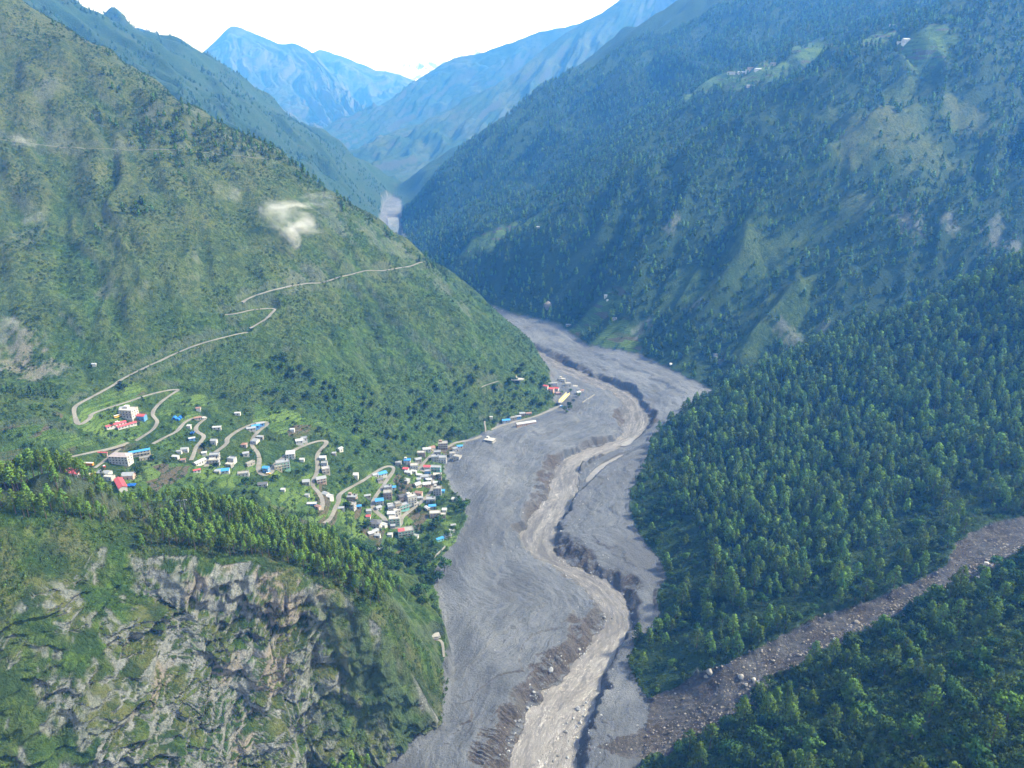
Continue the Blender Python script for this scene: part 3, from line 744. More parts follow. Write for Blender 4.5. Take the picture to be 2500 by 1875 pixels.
# grass hillside: rock on the steepest ribs, dry grass along the spurs and up high
crest = sstep(0.45, 1.5, gulA / 11.0)
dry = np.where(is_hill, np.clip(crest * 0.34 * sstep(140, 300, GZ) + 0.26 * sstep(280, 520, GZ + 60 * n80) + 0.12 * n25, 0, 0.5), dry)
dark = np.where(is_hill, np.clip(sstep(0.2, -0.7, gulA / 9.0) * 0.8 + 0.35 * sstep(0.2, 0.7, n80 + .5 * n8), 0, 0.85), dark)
rb = np.zeros_like(GZ)
for (u, v, rad) in [(40, 770, 30), (90, 800, 26), (10, 720, 18), (840, 520, 36), (800, 500, 30), (870, 550, 26), (640, 610, 22), (720, 470, 36), (680, 600, 16), (120, 310, 24), (260, 320, 22), (500, 300, 22), (560, 330, 20), (330, 250, 26),
                    (950, 620, 26), (1000, 670, 22), (230, 630, 16), (60, 510, 20), (100, 190, 30), (420, 240, 24)]:
    rb = np.maximum(rb, blob(hit(u, v), rad))
rock = np.where(is_hill, sstep(0.45, 0.95, rb + 0.45 * n8 + 0.25 * n25) + sstep(0.62, 0.5, nzs + 0.1 * n8) * 0.7, rock)
rock = np.where(is_hill, np.clip(rock, 0, 1) * (0.30 + 0.45 * blob(hit(60, 785), 60)), rock)
scar = np.where(is_hill, np.maximum(0.7 * blob(hit(60, 785), 42), 0.3 * blob(hit(640, 612), 16)) * 0.9, scar)
# mountain across the river
mb = np.zeros_like(GZ)
for (u, v, rad) in [(1900, 260, 150), (1980, 300, 110), (1960, 200, 90), (2080, 260, 80), (1640, 560, 90), (1700, 640, 100), (1750, 760, 80), (1500, 640, 70), (1620, 720, 60), (1850, 430, 60)]:
    mb = np.maximum(mb, blob(hit(u, v), rad))
mead = sstep(0.45, 0.9, mb + 0.4 * n80 + 0.3 * n25)
tan_ = np.maximum(blob(hit(1900, 250), 170), blob(hit(2080, 250), 90))
MEADOW = np.where(is_mtn, mead, 0)
dry = np.where(is_mtn, np.clip(mead * (0.10 + 0.45 * tan_) , 0, 1), dry)
dark = np.where(is_mtn, 0.15 + 0.75 * (1 - mead), dark)
fm = np.zeros_like(GZ)
for (u, v, rad) in [(1330, 740, 60), (1270, 700, 50), (1310, 660, 50), (1360, 755, 30), (1080, 510, 90), (1030, 530, 60), (1150, 480, 70), (1560, 185, 110), (1640, 160, 110), (1500, 200, 70), (1760, 120, 90), (1900, 90, 110), (2000, 80, 90)]:
    fm = np.maximum(fm, blob(hit(u, v), rad))
field = np.where(is_mtn, sstep(0.45, 0.75, fm + 0.2 * n25) * 0.75, field)
MEADOW = np.maximum(MEADOW, np.where(is_mtn, field, 0))
rkm = np.zeros_like(GZ)
for (u, v, rad) in [(1715, 745, 22), (1690, 700, 16), (1380, 715, 18), (1400, 700, 16), (2150, 500, 30), (2050, 480, 24), (2190, 530, 26), (1180, 655, 12), (1560, 780, 16), (1780, 700, 14), (1500, 660, 18), (1450, 480, 26), (1960, 470, 40)]:
    rkm = np.maximum(rkm, blob(hit(u, v), rad))
rock = np.where(is_mtn, 0.55 * sstep(0.5, 0.95, rkm + 0.4 * n8 + 0.3 * n25), rock)
# right-hand forest and the near shrubs
dark = np.where(is_forest, 0.85, dark)
dark = np.where(is_fore, np.clip(0.4 + 0.5 * n25, 0, 0.9), dark)
rock = np.where(is_forest | is_fore, sstep(0.6, 0.5, nzs + 0.05 * n8) * 0.6 * sstep(0, 0.4, n25), rock)
for (u, v, rad) in [(1520, 1462, 11), (1600, 1468, 11), (1640, 1480, 9)]:
    rock = np.maximum(rock, sstep(0.4, 0.8, blob(hit(u, v), rad) + 0.4 * n8))
# village terraces
field = np.where(is_village, sstep(-0.15, 0.25, n80 + 0.35 * n25), field)
dark = np.where(is_village, sstep(0.0, 0.5, -n25) * 0.5, dark)
dry = np.where(is_gridge, sstep(0.2, 0.9, n80 + 0.4 * n25) * 0.5, dry)
dark = np.where(is_gridge, np.clip(sstep(0.8, -0.4, gulG / 50) * 0.6 + 0.65, 0, 1), dark)
# debris
mud = sstep(0.35, 0.65, blur(np.where(is_debris | is_gully, 1.0, 0.0), 1, 1))
rock = np.where(mud > 0.9, 0, rock)
gravel = np.where(is_gully, np.clip(0.8 + 0.3 * n25, 0, 1), 0)
gl = in_poly(WX2 + 14 * n25, WY2 + 10 * n25, [PF(u, v)[:2] for u, v in [(1402, 1512), (1480, 1480), (1572, 1436), (1650, 1475), (1640, 1530), (1540, 1590), (1385, 1665), (1290, 1610), (1400, 1570), (1460, 1540)]])
gravel = np.where(gl & is_debris, np.clip(0.75 + 0.4 * n25, 0, 1), gravel)
bank = np.zeros_like(GZ)
bank[DB] = sstep(0.93, 0.80, NZN[DB]) * sstep(70, 30, dr) * np.clip(0.35 + 0.5 * nb + 0.9 * slump, 0, 1)
brown = np.where(is_debris, np.clip(bank, 0, 1), brown)
for (u, v, rad) in [(1195, 776, 24), (1185, 1040, 20), (1195, 1000, 16), (1295, 1380, 14), (1260, 1400, 12), (1240, 1350, 10), (1165, 1090, 12), (1350, 905, 14), (1410, 915, 12), (1400, 1600, 8)]:
    p = PF(u, v, 6)
    brown = np.where(is_debris, np.maximum(brown, sstep(0.4, 0.8, blob(p, rad) + 0.25 * n8)), brown)
MUDLIGHT = silt
FLOWCO = np.zeros(GX.shape + (3,)); FLOWCO[..., 0] = GX; FLOWCO[..., 1] = GY
FLOWCO[DB[0], DB[1], 0] = FLOW_A; FLOWCO[DB[0], DB[1], 1] = FLOW_D
cover = np.stack([np.clip(rock, 0, 1), mud, np.clip(dry, 0, 1), np.clip(gravel, 0, 1)], -1)
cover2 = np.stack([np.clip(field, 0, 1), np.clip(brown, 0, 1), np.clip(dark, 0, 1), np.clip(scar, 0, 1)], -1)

def ground_mesh(name, mask):
    q = mask[:-1, :-1] & ~((np.abs(TG[:-1, :-1]) > math.radians(41)) & (RG[:-1, :-1] > 760))
    ii, jj = np.where(q)
    idx = np.arange(NR * NTH).reshape(NR, NTH)
    f = np.stack([idx[ii, jj], idx[ii, jj + 1], idx[ii + 1, jj + 1], idx[ii + 1, jj]], 1)
    used, inv = np.unique(f.ravel(), return_inverse=True)
    co = np.stack([GXW.ravel()[used], GYW.ravel()[used], GZ.ravel()[used]], 1)
    me = bpy.data.meshes.new(name)
    me.vertices.add(len(used)); me.vertices.foreach_set('co', co.astype(np.float32).ravel())
    me.loops.add(f.size); me.loops.foreach_set('vertex_index', inv.astype(np.int32).ravel())
    me.polygons.add(len(f)); me.polygons.foreach_set('loop_start', np.arange(0, f.size, 4, dtype=np.int32))
    me.polygons.foreach_set('use_smooth', np.ones(len(f), bool))
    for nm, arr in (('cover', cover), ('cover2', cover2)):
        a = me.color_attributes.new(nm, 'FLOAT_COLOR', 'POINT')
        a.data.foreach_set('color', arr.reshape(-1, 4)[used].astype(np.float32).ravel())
    if mask is not None and (mask & is_debris).any():
        a = me.attributes.new('flowco', 'FLOAT_VECTOR', 'POINT'); a.data.foreach_set('vector', FLOWCO.reshape(-1, 3)[used].astype(np.float32).ravel())
    me.update(calc_edges=True)
    nn = np.stack([NXN.ravel()[used], NYN.ravel()[used], NZN.ravel()[used]], 1)
    me.normals_split_custom_set_from_vertices(nn.tolist())
    return tag(link(name, me, M_TERRAIN), kind='structure')
REGION = np.select([is_debris, is_gully, is_village & ~is_cliff, is_cliff, is_forest, is_fore, is_mtn, is_gridge], [1, 2, 3, 4, 5, 6, 7, 8], 0)
# ------------------------------------------------------------------ buildings
def flat_mat(name, c, rough=0.8, var=0.12, metal=0.0):
    m, nt, b = new_mat(name); N = NT(nt)
    pos = N.n('ShaderNodeNewGeometry').outputs['Position']
    n = N.noise(pos, 0.7, 4, 0.7)
    col = N.mix(N.ramp(n, 0.35, 0.7), tuple(x * (1 - var) for x in c), tuple(min(1, x * (1 + var)) for x in c))
    N.l(col, b.inputs['Base Color']); b.inputs['Roughness'].default_value = rough; b.inputs['Metallic'].default_value = metal
    return m
def tin_mat(name, c):
    """ribbed sheet roofing with rust and dirt"""
    m, nt, b = new_mat(name); N = NT(nt)
    pos = N.n('ShaderNodeTexCoord').outputs['Object']
    n = N.noise(pos, 0.35, 4, 0.7)
    w = N.n('ShaderNodeTexWave'); w.inputs['Scale'].default_value = 1.3; N.l(pos, w.inputs['Vector'])
    col = N.mix(N.ramp(n, 0.42, 0.72), c, tuple(x * .72 + .03 for x in c))
    col = N.mix(N.math('MULTIPLY', w.outputs['Fac'], 0.18), col, tuple(x * .55 for x in c))
    N.l(col, b.inputs['Base Color']); b.inputs['Roughness'].default_value = 0.5
    bp = N.n('ShaderNodeBump'); bp.inputs['Strength'].default_value = 0.3; N.l(w.outputs['Fac'], bp.inputs['Height']); N.l(bp.outputs[0], b.inputs['Normal'])
    return m
WALL = {'white': flat_mat('white_wall', (.46, .46, .45)), 'grey': flat_mat('grey_wall', (.33, .33, .33)), 'cream': flat_mat('cream_wall', (.44, .39, .30)), 'pink': flat_mat('pink_wall', (.48, .33, .27)),
        'brick': flat_mat('brick_wall', (.27, .20, .165)), 'stone': flat_mat('stone_wall', (.26, .25, .23)), 'teal': flat_mat('teal_wall', (.16, .42, .40)), 'green': flat_mat('green_wall', (.24, .46, .34)), 'blue': flat_mat('blue_wall', (.10, .25, .50))}
ROOF = {'tin': tin_mat('grey_tin', (.27, .29, .32)), 'white': tin_mat('pale_tin', (.40, .42, .45)), 'blue': tin_mat('blue_tin', (.045, .26, .62)), 'red': tin_mat('red_tin', (.46, .075, .085)), 'dark': tin_mat('dark_slate', (.10, .105, .12)),
        'rust': tin_mat('rusty_tin', (.26, .15, .12)), 'concrete': flat_mat('concrete', (.26, .258, .25)), 'stripe': tin_mat('striped_tin', (.36, .31, .31)), 'pale': flat_mat('pale_concrete', (.36, .35, .33))}
M_GLASS, _n, _bb = new_mat('window_glass'); _bb.inputs['Base Color'].default_value = (.03, .04, .05, 1); _bb.inputs['Roughness'].default_value = .15
M_FRAME = flat_mat('window_frame', (.45, .42, .38)); M_DARK = flat_mat('dark_opening', (.045, .042, .04)); M_TANK = flat_mat('black_plastic', (.03, .03, .035), .4)

def bxm(bm, x0, x1, y0, y1, z0, z1, mi=0):
    vs = [bm.verts.new(p) for p in [(x0, y0, z0), (x1, y0, z0), (x1, y1, z0), (x0, y1, z0), (x0, y0, z1), (x1, y0, z1), (x1, y1, z1), (x0, y1, z1)]]
    for f in ((0, 3, 2, 1), (4, 5, 6, 7), (0, 1, 5, 4), (1, 2, 6, 5), (2, 3, 7, 6), (3, 0, 4, 7)):
        fc = bm.faces.new([vs[i] for i in f]); fc.material_index = mi
def mesh_of(name, bm, mats):
    me = bpy.data.meshes.new(name); bm.to_mesh(me); bm.free()
    for m in mats: me.materials.append(m)
    return me
def part(name, bm, mats, parent):
    return link(name, mesh_of(name, bm, mats), None, parent)
_wm = {}
def window_mesh(w, h):
    k = (round(w, 1), round(h, 1))
    if k not in _wm:
        bm = bmesh.new()
        bxm(bm, -w / 2, w / 2, -0.05, 0.06, 0, h, 0)                    # pane
        for a in (-w / 2 - .1, w / 2 - .04): bxm(bm, a, a + .14, -0.13, 0.06, -.1, h + .1, 1)
        for a in (-.12, h): bxm(bm, -w / 2 - .02, w / 2 + .02, -0.15, 0.06, a, a + .13, 1)
        _wm[k] = mesh_of('window', bm, [M_GLASS, M_FRAME])
    return _wm[k]
def roof_bm(kind, w, d, h, rise, ov=.5):
    bm = bmesh.new(); x, y = w / 2 + ov, d / 2 + ov; th = .18
    def slab(top):
        t = [bm.verts.new(p) for p in top]; b = [bm.verts.new((p[0], p[1], p[2] - th)) for p in top]; n = len(top)
        bm.faces.new(t); bm.faces.new(b[::-1])
        for i in range(n): bm.faces.new((t[i], b[i], b[(i + 1) % n], t[(i + 1) % n]))
    if kind == 'gable':
        slab([(-x, -y, h), (x, -y, h), (x, 0, h + rise), (-x, 0, h + rise)])
        slab([(x, y, h), (-x, y, h), (-x, .02, h + rise), (x, .02, h + rise)])
    elif kind == 'shed':
        slab([(-x, -y, h + .15), (x, -y, h + .15), (x, y, h + .15 + rise), (-x, y, h + .15 + rise)])
    elif kind == 'hip':
        r = max(.3, x - y)
        slab([(-x, -y, h), (x, -y, h), (r, -.01, h + rise), (-r, -.01, h + rise)]); slab([(x, y, h), (-x, y, h), (-r, .01, h + rise), (r, .01, h + rise)])
        slab([(x, -y, h), (x, y, h), (r + .02, 0, h + rise)]); slab([(-x, y, h), (-x, -y, h), (-r - .02, 0, h + rise)])
    else:                                                               # flat roof with a low parapet
        bxm(bm, -x + ov - .25, x - ov + .25, -y + ov - .25, y - ov + .25, h + .002, h + .25)
        for a, b, c, e in ((-w / 2, w / 2, -d / 2, -d / 2 + .2), (-w / 2, w / 2, d / 2 - .2, d / 2), (-w / 2, -w / 2 + .2, -d / 2 + .2, d / 2 - .2), (w / 2 - .2, w / 2, -d / 2 + .2, d / 2 - .2)):
            bxm(bm, a, b, c, e, h + .25, h + .95)
    return bm
def mark_built(p, r):
    global BUILT
    np.minimum(BUILT, np.hypot(GX - p[0], GY - p[1]) - r, out=BUILT)
BUILT = np.full(GX.shape, 1e9)
N_WIN = 0
def house(u, v, wpx, ratio, storeys, kind, roofc, wallc, rot, label, name='house', cat='house', group=None, extra=''):
    """a building whose foot is seen at (u, v), wpx wide in the picture"""
    global N_WIN
    p = hit(u, v)
    if p is None: print('no ground at', u, v); return None
    dep = p[1] * CP - (p[2] - CAMZ) * SP
    w = wpx * dep / FPX; d = w * ratio; h = storeys * 2.8
    a = math.radians(rot)
    zc = [float(height(p[0] + (cx_ * w * math.cos(a) - cy_ * d * math.sin(a)) / 2, p[1] + (cx_ * w * math.sin(a) + cy_ * d * math.cos(a)) / 2)[0]) for cx_ in (-1, 1) for cy_ in (-1, 1)]
    z0 = (max(zc) + min(zc)) / 2 + .2
    low_ = z0 - min(zc) + 1.0
    t = bpy.data.objects.new(name, None); C.objects.link(t); t.location = (p[0], p[1], z0); t.rotation_euler = (0, 0, a)
    tag(t, label, cat, group)
    bm = bmesh.new(); bxm(bm, -w / 2, w / 2, -d / 2, d / 2, -low_, h)
    rise = {'gable': d * .24, 'shed': d * .16, 'hip': d * .26}.get(kind, 0)
    if kind in ('gable', 'shed'):                                        # fill the gable ends
        for sx in (-1, 1):
            x_ = sx * w / 2
            if kind == 'gable': tri = [(x_, -d / 2, h), (x_, d / 2, h), (x_, 0, h + rise - .2)]
            else: tri = [(x_, -d / 2, h), (x_, d / 2, h), (x_, d / 2, h + rise - .05)]
            bm.faces.new([bm.verts.new(q) for q in tri])
        if kind == 'shed': bm.faces.new([bm.verts.new(q) for q in ((-w / 2, d / 2, h), (w / 2, d / 2, h), (w / 2, d / 2, h + rise - .05), (-w / 2, d / 2, h + rise - .05))])
    part('wall', bm, [WALL[wallc]], t)
    ro = part('roof', roof_bm(kind, w, d, h, rise), [ROOF[roofc]], t)
    ww = 1.3 if storeys < 3 else 1.5
    nfx = max(1, int(w / 3.2)); nfy = max(1, int(d / 3.4))
    if w >= 5.5:
        for s in range(int(math.ceil(storeys))):
            z = s * 2.8 + .85
            if z + 1.4 > h: continue
            for i in range(nfx):
                x = (i + .5) / nfx * w - w / 2
                if s == 0 and i == nfx // 2:
                    bm = bmesh.new(); bxm(bm, x - .55, x + .55, -d / 2 - .06, -d / 2 + .05, 0, 2.1); part('door', bm, [M_DARK], t); continue
                o = link('window', window_mesh(ww, 1.25), None, t); o.location = (x, -d / 2, z); N_WIN += 1
            if storeys >= 2:
                sx = 1 if p[0] < 0 else -1
                for i in range(nfy):
                    o = link('window', window_mesh(ww, 1.25), None, t); o.location = (sx * w / 2, (i + .5) / nfy * d - d / 2, z); o.rotation_euler = (0, 0, math.pi / 2 * sx); N_WIN += 1
    if storeys >= 2 and w > 6:
        for s in range(1, int(storeys)):
            bm = bmesh.new(); bxm(bm, -w / 2 - .12, w / 2 + .12, -d / 2 - (.95 if 'b' in extra else .2), d / 2 + .12, s * 2.8 - .12, s * 2.8 + .06)
            if 'b' in extra:
                bxm(bm, -w / 2, w / 2, -d / 2 - .95, -d / 2 - .85, s * 2.8 + .06, s * 2.8 + .95)
            part('balcony' if 'b' in extra else 'floor_slab', bm, [ROOF['pale']], t)
    if 't' in extra:
        bm = bmesh.new(); bmesh.ops.create_cone(bm, cap_ends=True, segments=10, radius1=.8, radius2=.75, depth=1.5, matrix=Matrix.Translation((w * .25, d * .2, h + .25 + .75)))
        part('water_tank', bm, [M_TANK], t)
    if 's' in extra:                                                     # stair tower on the roof
        bm = bmesh.new(); bxm(bm, -w * .4, -w * .1, d * .05, d * .42, h + .25, h + 2.6); bxm(bm, -w * .43, -w * .07, d * .02, d * .45, h + 2.6, h + 2.8); part('stair_tower', bm, [WALL[wallc]], t)
    if 'c' in extra:                                                     # unfinished columns on the roof
        for sx in (-1, 0, 1):
            for sy in (-1, 1):
                bm = bmesh.new(); bxm(bm, sx * w * .42 - .18, sx * w * .42 + .18, sy * d * .4 - .18, sy * d * .4 + .18, h + .25, h + 2.0); part('column', bm, [ROOF['concrete']], t)
    mark_built(p, math.hypot(w, d) / 2 + .5)
    return t
H = house
# the school and offices on the terrace beyond the pine ridge
H(280, 899, 29, .8, 3, 'flat', 'pale', 'white', -8, 'white three storey hotel with balconies above the two red sheds', 'hotel', 'hotel', None, 'bs')
H(251, 922, 40, .22, 1, 'gable', 'red', 'white', 48, 'long narrow red-roofed shed, outer of two side by side below the white hotel', 'shed', 'shed')
H(274, 921, 38, .22, 1, 'gable', 'red', 'white', 48, 'long narrow red-roofed shed, inner of two, nearest the white hotel', 'shed', 'shed')
H(307, 905, 17, .7, 1.6, 'gable', 'red', 'blue', -6, 'small red-roofed shed with blue sheeting beside the white hotel', 'shed', 'shed')
H(267, 888, 14, .8, 1, 'shed', 'tin', 'grey', 15, 'bluish grey lean-to shed behind the white hotel', 'shed', 'shed')
H(263, 1000, 42, .48, 3, 'hip', 'stripe', 'white', -4, 'large pale three storey building with striped hip roof beside the blue-roofed school', 'office_building', 'building')
H(303, 984, 40, .24, 2, 'gable', 'blue', 'cream', 28, 'long cream school building with a bright blue roof beside the striped roof', 'school', 'school', None, 'b')
H(317, 992, 27, .26, 1, 'flat', 'concrete', 'cream', 28, 'low flat-roofed cream annex below the blue-roofed school', 'annex', 'building')
H(162, 1028, 38, .5, 1.6, 'gable', 'red', 'white', -16, 'white hall with broad pinkish red roof behind the pine ridge', 'hall', 'hall')
H(181, 1035, 24, .6, 1.4, 'flat', 'concrete', 'white', -20, 'unfinished white block with flat roof below the red-roofed hall', 'house', 'house', None, 'c')
H(262, 1052, 52, .30, 1.3, 'gable', 'red', 'white', -52, 'longest red-roofed barrack, nearest to the pine ridge', 'barrack', 'building')
H(279, 1032, 23, .8, 1.5, 'gable', 'tin', 'pink', 8, 'grey tin-roofed house with red walls beside the long red barrack', 'house')
H(227, 1024, 26, .55, 1, 'gable', 'tin', 'white', -10, 'low white building with mottled grey roof between the bus yard and the barrack', 'house')
H(237, 1035, 20, .6, 1, 'flat', 'pale', 'white', -12, 'small white annex wedged against the long red barrack', 'annex', 'building')
